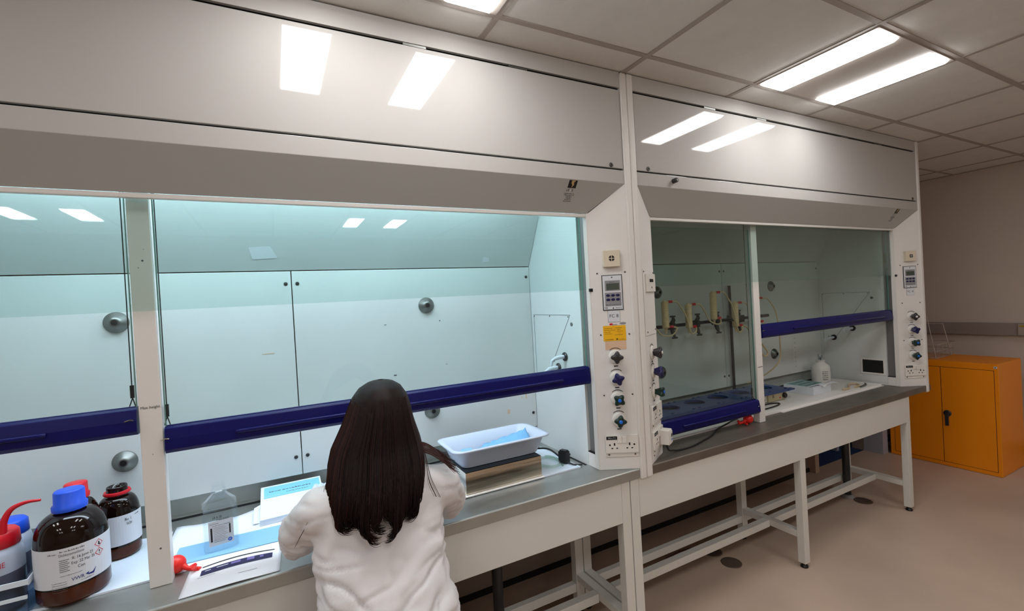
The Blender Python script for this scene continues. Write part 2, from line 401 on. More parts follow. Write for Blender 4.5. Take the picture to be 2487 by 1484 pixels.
def right_services(parent, F, tagtxt, stickers):
    alarm(parent, F, .060, .130, 1.700, 1.771); display(parent, F, .051, .138, 1.514, 1.666)
    b = MB(); b.T = F; b.box(.0700, .1220, -.0012, -.0006, 1.462, 1.513, GREYINK).box(.071, .121, -.0018, -.0012, 1.463, 1.512, LABELW); b.text(tagtxt, .077, .115, 1.482, 1.496, .0023, INK); obj('number_tag', b, parent)
    if stickers:
        b = MB(); b.T = F; b.box(.046, .143, -.0016, -.0006, 1.381, 1.447, YEL)
        for i, (a, q) in enumerate(((.052,.086),(.052,.098),(.052,.078),(.052,.083))): b.scribble(a, q, 1.438-.008*i-.003, .0028, INK, y=-.0016, seed=20+i)
        for i, (a, q) in enumerate(((.1,.125),(.107,.12),(.106,.13),(.11,.122),(.095,.13))): b.scribble(a, q, 1.438-.0075*i-.002, .0035, INK, y=-.0016, seed=30+i)
        b.scribble(.054, .089, 1.386, .0032, INK, y=-.0016, seed=41); b.lathe([(.0035,-.0016),(.0035,-.0022)], (.104,0,1.388), 12, INK, ax='y'); b.scribble(.11, .14, 1.386, .0035, INK, y=-.0016, seed=42)
        o = obj('test_sticker', b, parent); o['label'] = 'yellow test sticker'
        b = MB(); b.T = F; b.box(.052, .142, -.0012, -.0006, 1.343, 1.379, PEACH); o = obj('faded_sticker', b, parent); o['label'] = 'peach coloured faded sticker'
        b = MB(); b.T = F; b.box(.075, .088, -.0012, -.0006, 1.449, 1.457, REDINK).scribble(.089, .108, 1.449, .006, GREYINK, y=-.0012, seed=8)
        b.T = F @ Matrix.Translation((.132, 0, 1.455)) @ Matrix.Diagonal((1,1,.32,1)); b.lathe([(.0145,-.0006),(.0145,-.0014)], (0,0,0), 20, PANELG, ax='y'); obj('torn_sticker', b, parent)
    for z, m, d in ((1.313, GREYK, None if stickers else WHITEP), (1.22, NAVY, None), (1.131, GREEN, DOTB), (1.04, GREEN, DOTB)):
        knob(parent, F, .093, z, m, d, {1.313: .05, 1.22: -.3, 1.131: .7, 1.04: .12}[z])
    socket(parent, F, .029, .169, .886, .974)
    screws(parent, F, [(.033,1.675),(.153,1.675),(.035,1.409),(.157,1.408),(.035,1.147),(.157,1.147)])
def left_services(parent, F, plug=True):
    b = MB(); b.T = F; b.box(.004, .1675, -.003, -.0004, 1.39, 1.685, SERV); pl = obj('blank_plate', b, parent, .001)
    b = MB(); b.T = F; b.box(.035, .160, -.012, -.003, 1.585, 1.665, WHITEP).box(.07, .125, -.0135, -.012, 1.628, 1.642, INK).box(.095, .102, -.0135, -.012, 1.60, 1.607, INK); obj('light_switch', b, pl, .002)
    b = MB(); b.T = F; b.box(.004, .1675, -.003, -.0004, .846, 1.088, SERV); sp = obj('socket_backplate', b, parent, .002)
    for z, m, d in ((1.309, GREYK, WHITEP), (1.222, NAVY, None), (1.131, GREEN, DOTB)): knob(parent, F, .085, z, m, d, z*5)
    F2 = F @ Matrix.Translation((0, -.0025, 0))
    socket(parent, F2, .014, .160, .985, 1.075, True, True); socket(parent, F2, .014, .160, .872, .962, True, True)
    screws(parent, F2, [(.015,1.675),(.158,1.672),(.03,1.405),(.15,1.41),(.02,1.16),(.03,.856)])

def interior(parent, x0, x1, lit):
    """back panels, baffle, side linings; x0 / x1 = inner faces"""
    xm = (x0+x1)/2
    for a, b_ in ((x0+.002, xm-.0018), (xm+.0018, x1-.002)):
        p = obj('back_panel', MB().box(a, b_, .600, .612, .906, 1.753, LINER), parent, .0015)
        Fb = Matrix.Translation((0, .600, 0))
        screws(p, Fb, [(a+.02, 1.701), (b_-.02, 1.701), (a+.02, .981), (b_-.02, .981)], .0075, 'screw_cap', GREYK)
        for q in (1.58, 1.08):
            bx = (a+b_)/2+ (0.02 if a < xm-.1 else -.06)
            bx = x0+(.568 if lit else .538) if a < xm-.1 else x0+(1.712 if lit else 1.675)
            n = MB().lathe([(.038,.600),(.036,.594),(.02,.583),(.016,.575),(.010,.575)], (bx, 0, q), 28, STEELD, ax='y').lathe([(.010,.5748),(.002,.5746)], (bx,0,q), 14, DARK, ax='y')
            obj('fixing_boss', n, p)
    # upper baffle sloping forward
    u0, u1 = (.600, 1.757), (.370, 2.18)
    b = MB().hexa([(x0+.002,u0[0],u0[1]),(x1-.002,u0[0],u0[1]),(x1-.002,u0[0]+.012,u0[1]+.006),(x0+.002,u0[0]+.012,u0[1]+.006)],
                  [(x0+.002,u1[0],u1[1]),(x1-.002,u1[0],u1[1]),(x1-.002,u1[0]+.012,u1[1]+.006),(x0+.002,u1[0]+.012,u1[1]+.006)], LINER)
    obj('baffle', b, parent)
    obj('interior_roof', MB().box(x0, x1, .06, .40, 2.182, 2.19, LINER), parent)
    obj('rear_trough', MB().box(x0, x1, .650, .654, ZB-.001, 1.0, TROUGH).box(x0, x1, .612, .630, ZB-.001, ZB+.002, DARK).box(x0, x1, .630, .650, ZB-.001, ZB+.006, TROUGH), parent)
def sidewall(parent, x, sgn, side_dev):
    """x inner face; sgn = +1 when wall body is at +x side. Edge strip, sash channel, lining."""
    a, b_ = (x, x+.02) if sgn > 0 else (x-.02, x)
    sw = obj('side_lining', MB().box(a, b_, .16, .612, ZB+.0005, 2.18, LINER), parent)
    obj('edge_strip', MB().box(a, b_, YR-.001, .112, ZB+.0005, ZR+.02, POST).box(a, b_, .112, .16, ZB+.0005, .885, POST), parent, .002)
    obj('sash_channel', MB().box(a+(.013 if sgn > 0 else 0), b_-(0 if sgn > 0 else .013), .112, .16, .885, 2.1, CHAN).box(a, b_, .112, .16, .885, .889, DARK), parent)
    i = -1 if sgn > 0 else 1
    def X(n): return x+i*n
    # access panel outline (thin grooves) and fixings
    gr = MB()
    for (ya, za), (yb, zb_) in (((.575,1.50),(.245,1.497)), ((.245,1.497),(.50,1.14)), ((.575,1.50),(.575,1.14))):
        gr.tube([(X(.0002),ya,za),(X(.0002),yb,zb_)], .0012, 4, GREYINK)
    obj('panel_groove', gr, sw)
    for ya, za in ((.57,1.492),(.42,1.492),(.26,1.489),(.40,1.27),(.54,1.16)):
        sm = MB().lathe([(.0035,0),(.003,i*.002)], (x, ya, za), 10, SCREW, ax='x'); obj('screw', sm, sw)
    obj('plug_hole', MB().lathe([(.009,i*.0005),(.009,i*.002),(.006,i*.002)], (x, .235, 1.455), 14, STEELD if not side_dev else BLACK, ax='x'), sw)
    for ya, za in side_dev[0] if side_dev else ((.302,1.30),(.362,1.243)):
        t_ = MB().lathe([(.021,i*.0005),(.021,i*.006),(.012,i*.010)], (x, ya, za), 22, GREYK if not side_dev else BLACK, ax='x')
        o = obj('tap_rosette', t_, sw)
        t2 = MB().tube(spline([(X(.004),ya,za),(X(.03),ya,za),(X(.055),ya,za-.003),(X(.075),ya,za-.012),(X(.08),ya,za-.035)] if not side_dev else [(X(.004),ya,za),(X(.04),ya,za),(X(.08),ya,za-.002),(X(.115),ya,za-.006),(X(.12),ya,za-.022)],5), [.0095]*12+[.006]*9, 12, TRAYW)
        obj('tap_nozzle', t2, o)
    if side_dev:
        f = MB()
        for (ya,yb,za,zb_) in ((.17,.325,.893,.905),(.17,.325,.998,1.010),(.17,.182,.905,.998),(.313,.325,.905,.998)): f.box(min(X(0),X(.004)), max(X(0),X(.004)), ya, yb, za, zb_, WHITEP)
        o = obj('window_frame', f, sw, .001); obj('dark_window', MB().box(min(X(0),X(.002)), max(X(0),X(.002)), .182, .313, .905, .998, BLACK), o)
    return sw
def sash(parent, xa, xb, zb_, zt, cable_x, grip):
    g_ = MB().box(xa+.003, xb-.003, .128, .134, zb_+.012, zt, GLASS)
    s = obj('sash', g_, parent)
    for e0 in (xa+.0005, xb-.003):
        obj('glass_edge', MB().box(e0, e0+.0025, .1275, .1345, zb_+.012, zt, MATS.get('glass_edge_green') or mat('glass_edge_green', (110, 150, 140), .2)), s)
    h = zb_; pr_ = [(.146,h),(.118,h),(.108,h+.012),(.110,h+.040),(.116,h+.070),(.127,h+.077),(.127,h+.072),(.137,h+.072),(.137,h+.077),(.146,h+.077)]
    hb = MB().prism(pr_, 'x', xa, xb, BLUE); hd = obj('sash_handle', hb, s, .002)
    gr = MB().tube([(grip[0],.1105,h+.034),(grip[0]+.01,.1055,h+.035),(grip[1]-.01,.1055,h+.035),(grip[1],.1105,h+.034)], .0058, 10, BLUE); obj('finger_grip', gr, s)
    for cx in cable_x:
        cb = MB().tube([(cx,.15,h+.13),(cx,.15,2.05)], .0016, 6, INK)
        cb.tube([(cx,.15,h+.10),(cx,.15,h+.136)], .0052, 8, INK)
        cb.tube([(cx,.15,h+.10),(cx-.007,.145,h+.076)], .0016, 6, INK).tube([(cx,.15,h+.10),(cx+.007,.145,h+.076)], .0016, 6, INK)
        obj('suspension_cable', cb, s)
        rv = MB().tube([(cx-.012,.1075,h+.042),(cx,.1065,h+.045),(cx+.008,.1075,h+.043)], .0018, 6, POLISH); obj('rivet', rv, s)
    return s

def hood(x0, label, mx, sashes, tagtxt, lit, side_dev):
    L = LH; t = thing('fume_hood', (x0+L/2, .4, ZB), label, 'fume cupboard')
    xl, xr = x0, x0+L
    # canopy panel (trapezoid, leaning back under the fascia)
    q0 = [(xl+C_,0,ZF),(xr-C_,0,ZF),(xr-S_,YR,ZR+.014),(xl+S_,YR,ZR+.014)]
    cp = MB().hexa(q0, [(p[0],p[1]+.006,p[2]+.004) for p in q0], CANOPY); cpo = obj('canopy_panel', cp, t)
    obj('opening_trim', MB().box(xl+S_+.002, xr-S_-.002, YR+.001, YR+.018, ZR, ZR+.0135, POST), t, .002)
    obj('lower_rail', MB().box(xl+C_, xr-C_, 0, .012, ZF, ZT, PAINT), t, .0015)
    fp = obj('front_panel', MB().box(xl+C_+.003, xr-C_-.003, 0, .014, ZT+.007, 2.455, PAINT), t, .0015)
    for q in (xl+.105, xr-.105):
        obj('panel_lock', MB().lathe([(.0095,0),(.0095,-.003),(.007,-.004)], (q, 0, ZT+.018), 16, SCREW, ax='y').lathe([(.0045,-.004),(.004,-.0046)], (q,0,ZT+.018), 10, DARK, ax='y'), fp)
    for q in (.2, .35, .65, .8): 
        obj('hinge', MB().box(xl+q*L-.04, xl+q*L+.04, .001, .008, 2.4565, 2.464, STEELD), fp)
    obj('top_rail', MB().box(xl+C_, xr-C_, 0, .012, 2.466, ZC-.005, PAINT), t)
    obj('backing_box', MB().box(xl+.02, xr-.02, .016, .03, ZT-.02, ZC-.005, DARK).box(xl+.02, xr-.02, .03, .36, 2.2, ZC-.006, SERV), t)
    # corner posts and splayed service panels
    for sg, xe in ((1, xl), (-1, xr)):
        a, b_ = sorted((xe+sg*.0012, xe+sg*(C_-.001)))
        o = obj('corner_post', MB().box(a, b_, -.007, .03, ZB-.047, ZC-.005, POST), t, .007)
        p0, p1 = ((xe+sg*C_, 0), (xe+sg*S_, YR)) if sg > 0 else ((xe+sg*S_, YR), (xe+sg*C_, 0))
        F = frame2(p0, p1); W = math.hypot(p1[0]-p0[0], p1[1]-p0[1])
        zl, zr = (ZF, ZR+.01) if sg > 0 else (ZR+.01, ZF)
        pb = MB(); pb.T = F; pb.prism([(0,ZB+.0008),(W,ZB+.0008),(W,zr),(0,zl)], 'y', 0, .004, SERV)
        sp = obj('service_panel', pb, t)
        if sg > 0:
            if x0 > -1: left_services(t, F)
        else: right_services(t, F, tagtxt, lit)
        sidewall(t, xe+sg*(S_+.002), 1 if sg < 0 else -1, side_dev if sg < 0 else None)
        a, b_ = sorted((xe+sg*.002, xe+sg*.012)); obj('side_casing', MB().box(a, b_, .03, .70, ZB+.0005, ZC-.005, SERV), t)
    interior(t, xl+S_+.002, xr-S_-.002, lit)
    # fixed upper pane, mullion, sashes
    obj('fixed_pane', MB().box(xl+S_+.004, xr-S_-.004, YR+.020, YR+.026, 1.607, 2.0, GLASS), t, 0)
    mu = MB().box(mx[0], mx[1], .119, .158, ZB+.0006, 2.02, POST)
    mo = obj('mullion', mu, t, .0015)
    if not lit: obj('height_line', MB().box(mx[0]+.004, mx[1]-.004, .1184, .1189, 1.131, 1.134, INK), mo)
    if lit:
        b = MB(); b.text('Max height', mx[0]+.005, mx[1]-.003, 1.328, 1.338, .0008, INK, y=.119); obj('height_label', b, mo)
        b = MB()
        for (xx,zz,r_) in ((mx[0]+.03,1.75,.003),(mx[0]+.02,1.73,.0015),(mx[0]+.034,1.782,.0012),(mx[0]+.026,1.2,.0012),(mx[0]+.03,.93,.003)): b.lathe([(r_,.1189),(r_*.6,.1185)], (xx,0,zz), 8, GREYINK, ax='y')
        obj('scuff_mark', b, mo)
    for s in sashes: sash(t, *s)
    for q in (xr-S_+.006,): obj('latch_clip', MB().box(q-.012, q+.004, YR-.006, YR+.002, 1.598, 1.612, BLACK), t)
    # interior lamp
    lm = obj('lamp_housing', MB().box(xl+.35, xr-.35, .14, .34, 2.172, 2.1815, POST), t)
    obj('lamp_tube', MB().box(xl+.4, xr-.4, .16, .32, 2.166, 2.1715, TUBE if lit else WHITEP), lm)
    # maker's mark on the canopy
    N = Vector((0, ZR+.014-ZF, -YR)).normalized(); d = Vector((0, YR, ZR+.014-ZF)).normalized()
    lx = xr-.32
    F = Matrix(((1,0,0,lx),(0,-N.y,-d.y,0),(0,-N.z,-d.z,ZF),(0,0,0,1)))
    F = Matrix(((1, 0, 0, lx), (0, -d.cross(Vector((1,0,0))).y, -d.y, 0), (0, -d.cross(Vector((1,0,0))).z, -d.z, ZF), (0, 0, 0, 1)))
    out = Vector((0, d.z, -d.y)); out = out if out.y < 0 else -out
    F = Matrix(((1, 0, 0, lx), (0, -out.y, -d.y, 0), (0, -out.z, -d.z, ZF), (0, 0, 0, 1)))
    b = MB(); b.T = F
    b.plate(0, .040, -.036, -.003, .0006, INK)
    P = [(.013,-.004),(.031,-.004),(.024,-.012),(.027,-.022),(.018,-.034),(.019,-.024),(.012,-.014)]
    b.prism([(p[0],p[1]) for p in P][::-1], 'y', -.0012, -.0007, mat('tan_print', (190, 160, 110), .5) if 'tan_print' not in MATS else MATS['tan_print'])
    b.text('rf', -.001, .012, -.052, -.040, .0006, INK); b.text('f.', .024, .034, -.052, -.040, .0006, INK); b.text('s', .014, .022, -.050, -.042, .0006, LABELW)
    for i, (a, q) in enumerate(((-.008,.042),(-.006,.042),(.004,.034),(.006,.032),(.002,.034),(-.004,.036))): b.scribble(a, q, -.062-.0065*i, .0055, GREYINK, n=.0006, seed=60+i)
    obj('maker_label', b, cpo)
    return t

hoodA = hood(-LH, 'lit fume hood with pale blue interior, the nearer of two, where the person works', (-1.753, -1.701),
    [(-LH+S_+.004, -1.757, 1.262, 2.05, (-1.771,), (-2.4, -1.945)), (-1.697, -S_-.004, 1.196, 2.05, (-1.694,), (-1.52, -.335))], 'FC 8', True, None)
hoodB = hood(0, 'unlit fume hood, the farther of two, beside the orange cabinet', (.963, 1.012),
    [(S_+.004, .958, .878, 1.9, (.948,), (.36, .83)), (1.017, LH-S_-.004, 1.29, 2.05, (1.022,), (1.3, 2.35))], 'FC 18', False, [((.369, 1.229), (.502, 1.154))])
# little details on the right-hand hood
obj('indicator_knob', MB().lathe([(.011,0),(.011,-.02),(.009,-.024)], (.257, -.0002, 2.086), 18, GREYK, ax='y').lathe([(.0065,-.024),(.005,-.026)], (.257,0,2.086), 14, STEELD, ax='y'), hoodB)
b = MB()
for i in range(7): b.box(2.115, 2.125, .5985, .5996, .955+i*.036, .958+i*.036, GREYINK)
b.box(2.095, 2.14, .5996, .5999, .93, 1.21, LINER); obj('height_scale', b, hoodB)
# tape marks and stains on the lit hood's linings
b = MB(); sl = lambda z: .600-(z-1.757)*.230/.423-.0012
b.hexa([(-1.465,sl(1.80),1.80),(-1.375,sl(1.805),1.805),(-1.38,sl(1.805)+.0006,1.805),(-1.462,sl(1.80)+.0006,1.80)], [(-1.475,sl(1.845),1.845),(-1.40,sl(1.85),1.85),(-1.40,sl(1.85)+.0006,1.85),(-1.475,sl(1.845)+.0006,1.845)], PAPER)
b.hexa([(-.46,sl(1.78),1.78),(-.425,sl(1.784),1.784),(-.425,sl(1.784)+.0006,1.784),(-.46,sl(1.78)+.0006,1.78)], [(-.462,sl(1.805),1.805),(-.43,sl(1.80),1.80),(-.43,sl(1.80)+.0006,1.80),(-.462,sl(1.805)+.0006,1.805)], PAPER)
obj('tape_scrap', b, hoodA)
b = MB()
for (x, z, w_, h_, m_) in ((-1.452,1.418,.045,.003,PEACH),(-.96,1.50,.010,.003,GREYINK),(-.70,1.50,.006,.006,GREYINK),(-.93,1.265,.013,.006,GREYINK),(-.68,1.29,.01,.002,GREYINK),(-.25,1.06,.006,.024,PEACH),(-.275,1.065,.003,.012,PEACH),(-.36,1.0,.012,.02,PEACH)):
    b.box(x, x+w_, .5992, .5998, z, z+h_, m_)
obj('stain', b, hoodA)

# ------------------------------------------------------------------ worktops and bench frames
def worktop(x0, x1, label, m):
    b = MB().prism([(0,.782),(.655,.782),(.655,ZB),(.004,ZB),(0,ZB-.004)], 'x', x0, x1, m)
    o = single('worktop', b, ((x0+x1)/2, 0, ZB), label, 'worktop', bevel=.002)
    return o
WT2 = mat('worn_steel', (118, 110, 102), .42, metal=.55, bump=.05, bscale=90, var=.2, vscale=7, stretch=(1, 5, 1))
worktop(-LH-.05, -C_-.001, 'stainless steel worktop of the lit hood, under the bottles and the tray', STEEL)
worktop(C_+.001, LH+.03, 'dark steel worktop of the unlit hood, under the blue heating block', WT2)
def bench_frame(x0, x1, xm, label, cross):
    t = thing('support_bench', ((x0+x1)/2, .2, 0), label, 'bench')
    T0, T1 = .008, .048
    xs = [x0, xm, x1-.048]
    for xx in xs:
        for yy in (T0, .385):
            obj('leg', MB().box(xx, xx+.046, yy, yy+.04, .028, .781 if yy > .1 or xx != xm else .609, FRAME), t, .002)
            obj('foot', MB().lathe([(.013,.024),(.013,.012),(.019,.010),(.019,0)], (xx+.023, yy+.02, .0005), 16, BLACK), t)
        obj('cross_rail', MB().box(xx+.002, xx+.044, T1+.001, .384, .165, .20, FRAME), t, .002)
    for a, b_ in ((x0+.047, xm-.001), (xm+.047, x1-.049)):
        obj('long_rail', MB().box(a, b_, .205, .245, .16, .20, FRAME), t, .002)
        obj('rear_rail', MB().box(a, b_, .388, .42, .11, .152, FRAME), t, .002)
    obj('apron', MB().box(x0+.047, x1-.049, T0, .03, .609, .781, FRAME).box(x0+.047, x1-.049, .60, .62, .609, .781), t, .0015)
    return t
bench_frame(-.086, 2.392, 1.13, 'white steel underbench carrying the unlit hood', None)
bench_frame(-2.62, -.089, -1.36, 'white steel underbench carrying the lit hood, behind the person', None)
# pipes and floor fittings
def pipe(x, y, top, label, cx):
    t = thing('waste_pipe', (x, y, 0), label, 'pipe', )
    obj('pipe_run', MB().tube([(x,y,.012),(x,y,top)], .024, 16, GREYK), t)
    obj('floor_flange', MB().lathe([(.045,0),(.045,.008),(.028,.02)], (x,y,.001), 20, mat('flange_grey', (150,150,150), .5) if 'flange_grey' not in MATS else MATS['flange_grey']), t)
    u = thing('drip_cup', (cx, y, .5), 'black bowl-shaped trap under the '+('unlit' if x > 0 else 'lit')+' hood worktop', 'trap')
    obj('bowl', MB().lathe([(.01,0),(.032,.008),(.042,.03),(.044,.29 if x > 0 else .44)], (cx,y+.14,.49 if x > 0 else .34), 20, BLACK), u)
pipe(2.272, .36, .781, 'black waste pipe to the floor under the unlit hood', 2.27)
pipe(-.578, .36, .781, 'dark waste pipe under the lit hood, right of the person', -.40)
dc = single('floor_cover', MB().lathe([(.056,.0005),(.056,.003),(.053,.004),(.012,.004),(.010,.003)], (.856,.268,0), 32, mat('cover_metal', (112, 98, 88), .45, metal=.5)), (.856, .268, 0), 'round floor cover, nearest the camera of the two under the bench middle', 'floor cover', 'round floor covers')
dup(dc, (.863, .403, 0), 'round floor cover just behind another, under the bench middle'); dup(dc, (2.279, .262, 0), 'round floor cover farthest away, near the last bench leg')
rd = MB().tube(spline([(1.05,.46,.006),(.9,.47,.006),(.7,.50,.006),(.5,.48,.006)],6), .004, 6, mat('brown_cable', (90, 50, 40), .6)); single('floor_cable', rd, (.8, .47, 0), 'thin reddish-brown cable lying on the floor behind the round covers', 'cable')

# ------------------------------------------------------------------ orange cabinet and wire rack
t = thing('storage_cabinet', (3.86, .25, 0), 'orange steel two-door chemical cabinet in the corner', 'cabinet')
X0, X1, Y0, Y1, ZH = 3.512, 3.985, -.112, .610, .880
obj('carcass', MB().box(X0, X1, Y0, Y1, .002, ZH, ORANGE), t, .003)
yd = .235
for a, b_ in ((yd+.002, .572), (-.085, yd-.002)):
    obj('door_gap', MB().box(X0-.0006, X0+.001, a-.0035, b_+.0035, .0335, .8305, mat('cabinet_gap', (90, 36, 4), .7) if 'cabinet_gap' not in MATS else MATS['cabinet_gap']), t)
    dr = obj('door', MB().box(X0-.004, X0+.002, a, b_, .037, .827, ORANGE), t, .0015)
    if b_ < .3:
        hn = MB().lathe([(.026,-.004),(.026,-.010),(.018,-.014)], (X0, .2, .445), 18, GREYK, ax='x').box(X0-.026, X0-.012, .189, .211, .345, .46, GREYK); obj('handle', hn, dr, .002)
b = MB().box(X0-.0052, X0-.0006, -.107, -.088, .846, .862, LABELW).box(X0-.0058, X0-.005, -.100, -.094, .850, .857, INK); obj('badge', b, t)
b = MB(); zt = ZH+.004; ax0, ax1, ay0, ay1 = 3.60, 3.90, .29, .57
def loop(z, dx, m=WIRE): b.tube([(ax0-dx,ay0-dx,z),(ax1+dx,ay0-dx,z),(ax1+dx,ay1+dx,z),(ax0-dx,ay1+dx,z),(ax0-dx,ay0-dx,z)], .003, 6, m)
for i, z in enumerate((0, .06, .12)): loop(zt+z, .01*i)
b.tube([(ax0,ay0,zt),(ax0,ay0+.05,1.24),(ax0,ay1-.05,1.24),(ax0,ay1,zt)], .003, 6, WIRE); b.tube([(ax1,ay0,zt),(ax1,ay0+.05,1.16),(ax1,ay1-.05,1.16),(ax1,ay1,zt)], .003, 6, WIRE)
for k in range(8):
    f = k/8; b.tube([(ax0+(ax1-ax0)*f,ay0-.02,zt+.12),(ax0+(ax1-ax0)*f,ay0,zt),(ax0+(ax1-ax0)*f,ay1,zt),(ax0+(ax1-ax0)*f,ay1+.02,zt+.12)], .0018, 5, WIRE)
b.tube([(ax0,ay0+.06,zt),(ax0-.02,ay0+.06,zt+.12)], .0018, 5, WIRE)
single('wire_basket', b, (3.78, .43, ZH), 'white wire draining basket standing on the orange cabinet', 'basket')

# ------------------------------------------------------------------ things on the lit hood's worktop
def wavy_sheet(name, x0, x1, y0, y1, z, m, label, cat, edge=0, seed=1, th=.0012, bump_=0, n=24):
    vs = []; fs = []; r = random.Random(seed); ph = r.uniform(0, 6)
    for j in range(13):
        for i in range(n+1):
            u = i/n; v = j/12; x = x0+(x1-x0)*u; y = y0+(y1-y0)*v
            if edge: y += edge*v*(math.sin(u*9+ph)*.5+math.sin(u*21+ph)*.2)
            vs.append((x, y, z+bump_*(1-math.cos(u*PI*2))*.5*(v**2)))
    N = n+1
    for j in range(12):
        for i in range(n): fs.append((j*N+i, j*N+i+1, (j+1)*N+i+1, (j+1)*N+i))
    b = MB(); b.add(vs, fs, m, True)
    o = single(name, b, ((x0+x1)/2, (y0+y1)/2, z), label, cat)
    s = o.modifiers.new('s', 'SOLIDIFY'); s.thickness = th; s.offset = 1
    return o
Z1 = ZB+.0006
def flat_liner(x0, x1, y0, y1, label, group=None):
    b = MB().box(x0, x1, y0, y1, Z1, Z1+.003, TRAYW); b.box(x0, x1, y0, y0+.006, Z1+.003, Z1+.006)
    b.box(x1-.005, x1, y0+.006, y1, Z1+.003, Z1+.006); return single('bench_liner', b, ((x0+x1)/2, y0, Z1), label, 'bench liner', group)
flat_liner(-2.43, -1.76, .165, .50, 'white plastic liner under the amber bottles, left of the mullion')
flat_liner(-1.33, -.235, .157, .50, 'white plastic liner under the steel hotplate at the right of the lit hood')
Z2 = Z1+.0036
wavy_sheet('paper_sheet', -1.755, -1.335, .17, .52, Z1, PAPER, 'creased white paper sheet under the clear bottle and the wipes box', 'paper', .03, 3, bump_=.004)
b = MB(); b.T = Matrix.Translation((-1.52, .285, 0)) @ Matrix.Rotation(-.04, 4, 'Z'); b.box(-.20, .19, -.075, .05, Z1+.0022, Z1+.0042, BLUEMAT)
single('absorbent_mat', b, (-1.52, .28, Z1+.002), 'pale blue absorbent mat under the clear bottle', 'mat')
GY = MB().box(-.2008, -.1905, .17, .36, ZB-.001, ZB+.0012, DARK)
single('worktop_slot', GY, (-.195, .26, ZB), 'narrow black drain slot along the right side of the lit hood worktop', 'slot')

def bottle(c, r, h, label, cap, cap_m, lab_z, squat=1.0, group=None, face=0, marks=None, open_=False, ring=None, m=AMBER, caph=.045, nr=.4):
    """brown reagent bottle; c centre on the worktop, r radius, h height without cap; face = direction the label looks to"""
    x, y, z = c; t = thing('reagent_bottle', c, label, 'bottle', group)
    sh = h*.70; nb = h*.86
    prof = [(r*.55,0),(r*.92,.001),(r,.012),(r,sh*.86)]
    for i in range(1, 9):
        a = i/8*PI/2; prof.append((r*nr+(r-r*nr)*math.cos(a)**.9 if i < 8 else r*nr, sh*.86+(nb-sh*.86)*math.sin(a)))
    prof += [(r*nr*.98, nb+.004)]
    if open_: prof += [(r*nr*1.12, nb+.006),(r*nr*1.12, nb+.014),(r*nr*.95, nb+.018),(r*nr*1.0, nb+.026),(r*nr*.92, nb+.03),(r*nr*1.0, h-.006),(r*nr*.96, h),(r*nr*.8, h),(r*nr*.78, nb)]
    else: prof += [(r*nr*.95, h)]
    hb_ = h*.17; b = MB().lathe(prof[:3]+[(r,hb_)], c, 48, AMBERL, cap=True).lathe([(r,hb_)]+prof[3:], c, 48, m); bd = obj('bottle_body', b, t)
    if cap:
        cr = r*nr*1.28; cb = MB().lathe([(cr*1.12, h-caph*.75),(cr*1.14, h-caph*.45),(cr, h-caph*.38),(cr*.98, h+caph*.35),(cr*.9, h+caph*.42),(cr*.3, h+caph*.44)], c, 36, cap_m, lobe=lambda a: 1+.012*math.cos(18*a)); obj('cap', cb, t)
    if ring: obj('tamper_ring', MB().lathe([(r*nr*1.22, nb+.006),(r*nr*1.32, nb+.010),(r*nr*1.22, nb+.016)], c, 28, ring), t)
    lb = MB(); rr = r+.0008
    lb.wrapf = lambda p: (x+(rr-p.y)*math.cos(face+p.x/rr), y+(rr-p.y)*math.sin(face+p.x/rr), z+p.z)
    hw = rr*1.75
    lb.plate(-hw, hw, lab_z[0], lab_z[1], .0006, LABELW, seg=28)
    if marks: marks(lb)
    obj('paper_label', lb, bd)
    return t
fa = lambda x, y: math.atan2(CL.y-y, CL.x-x)
def marksA(lb):
    I = -.0007
    lb.scribble(-.030, .02, .146, .006, GREYINK, y=I, seed=70, n=.0003); lb.text('Dichloromethane', -.032, .018, .135, .142, .0011, GREYINK)
    lb.scribble(-.055, -.037, .143, .004, GREYINK, y=I, seed=71, n=.0003)
    lb.text('R: 16 June 21', -.006, .036, .119, .129, .0012, INK); lb.text('Exp: 22 Mar 25', -.008, .040, .106, .116, .0012, INK); lb.text('Con', .004, .018, .095, .103, .0012, INK)
    for i in range(7): lb.plate(-.032, -.012-.003*(i % 2), .124-.005*i, .1255-.005*i, .0003, GREYINK, y=I, seg=3)
    lb.scribble(-.032, .012, .082, .0025, GREYINK, y=I, seed=72, n=.0003)
    lb.text('VWR', -.010, .016, .064, .073, .0012, BLUEINK)
    P = [(.018,.070),(.026,.074),(.024,.069),(.034,.069),(.042,.078),(.036,.064),(.026,.065)]
    lb.prism(P, 'y', -.0012, -.0007, BLUEINK)
    lb.scribble(.008, .036, .058, .003, GREYINK, y=I, seed=73, n=.0003)
    for i in range(5): lb.scribble(-.05, -.018, .066-.006*i, .0022, GREYINK, y=I, seed=74+i, n=.0003)
    for cz, tx in ((.138, 1), (.114, 0)):
        for k in range(4):
            a = math.radians(90*k); b2 = math.radians(90*(k+1)); R_ = .0115; r_ = .0098; cx = .053
            lb.prism([(cx+R_*math.cos(a), cz+R_*math.sin(a)),(cx+R_*math.cos(b2), cz+R_*math.sin(b2)),(cx+r_*math.cos(b2), cz+r_*math.sin(b2)),(cx+r_*math.cos(a), cz+r_*math.sin(a))][::-1], 'y', -.0011, -.0007, REDINK)
        if tx:
            lb.prism([(.0500,.1355),(.0555,.1325),(.0575,.1345),(.0540,.1375),(.0555,.1405),(.053,.143),(.0512,.1405),(.0522,.138)][::-1], 'y', -.0011, -.0007, INK)
        else: lb.text('!', .0515, .0545, .109, .1195, .0012, INK)
bottle((-1.94, .220, Z2), .078, .272, 'large amber glass bottle with a blue screw cap and handwritten label', True, CAPB, (.052, .156), face=fa(-1.94,.220)+.05, marks=marksA, caph=.046, nr=.335)
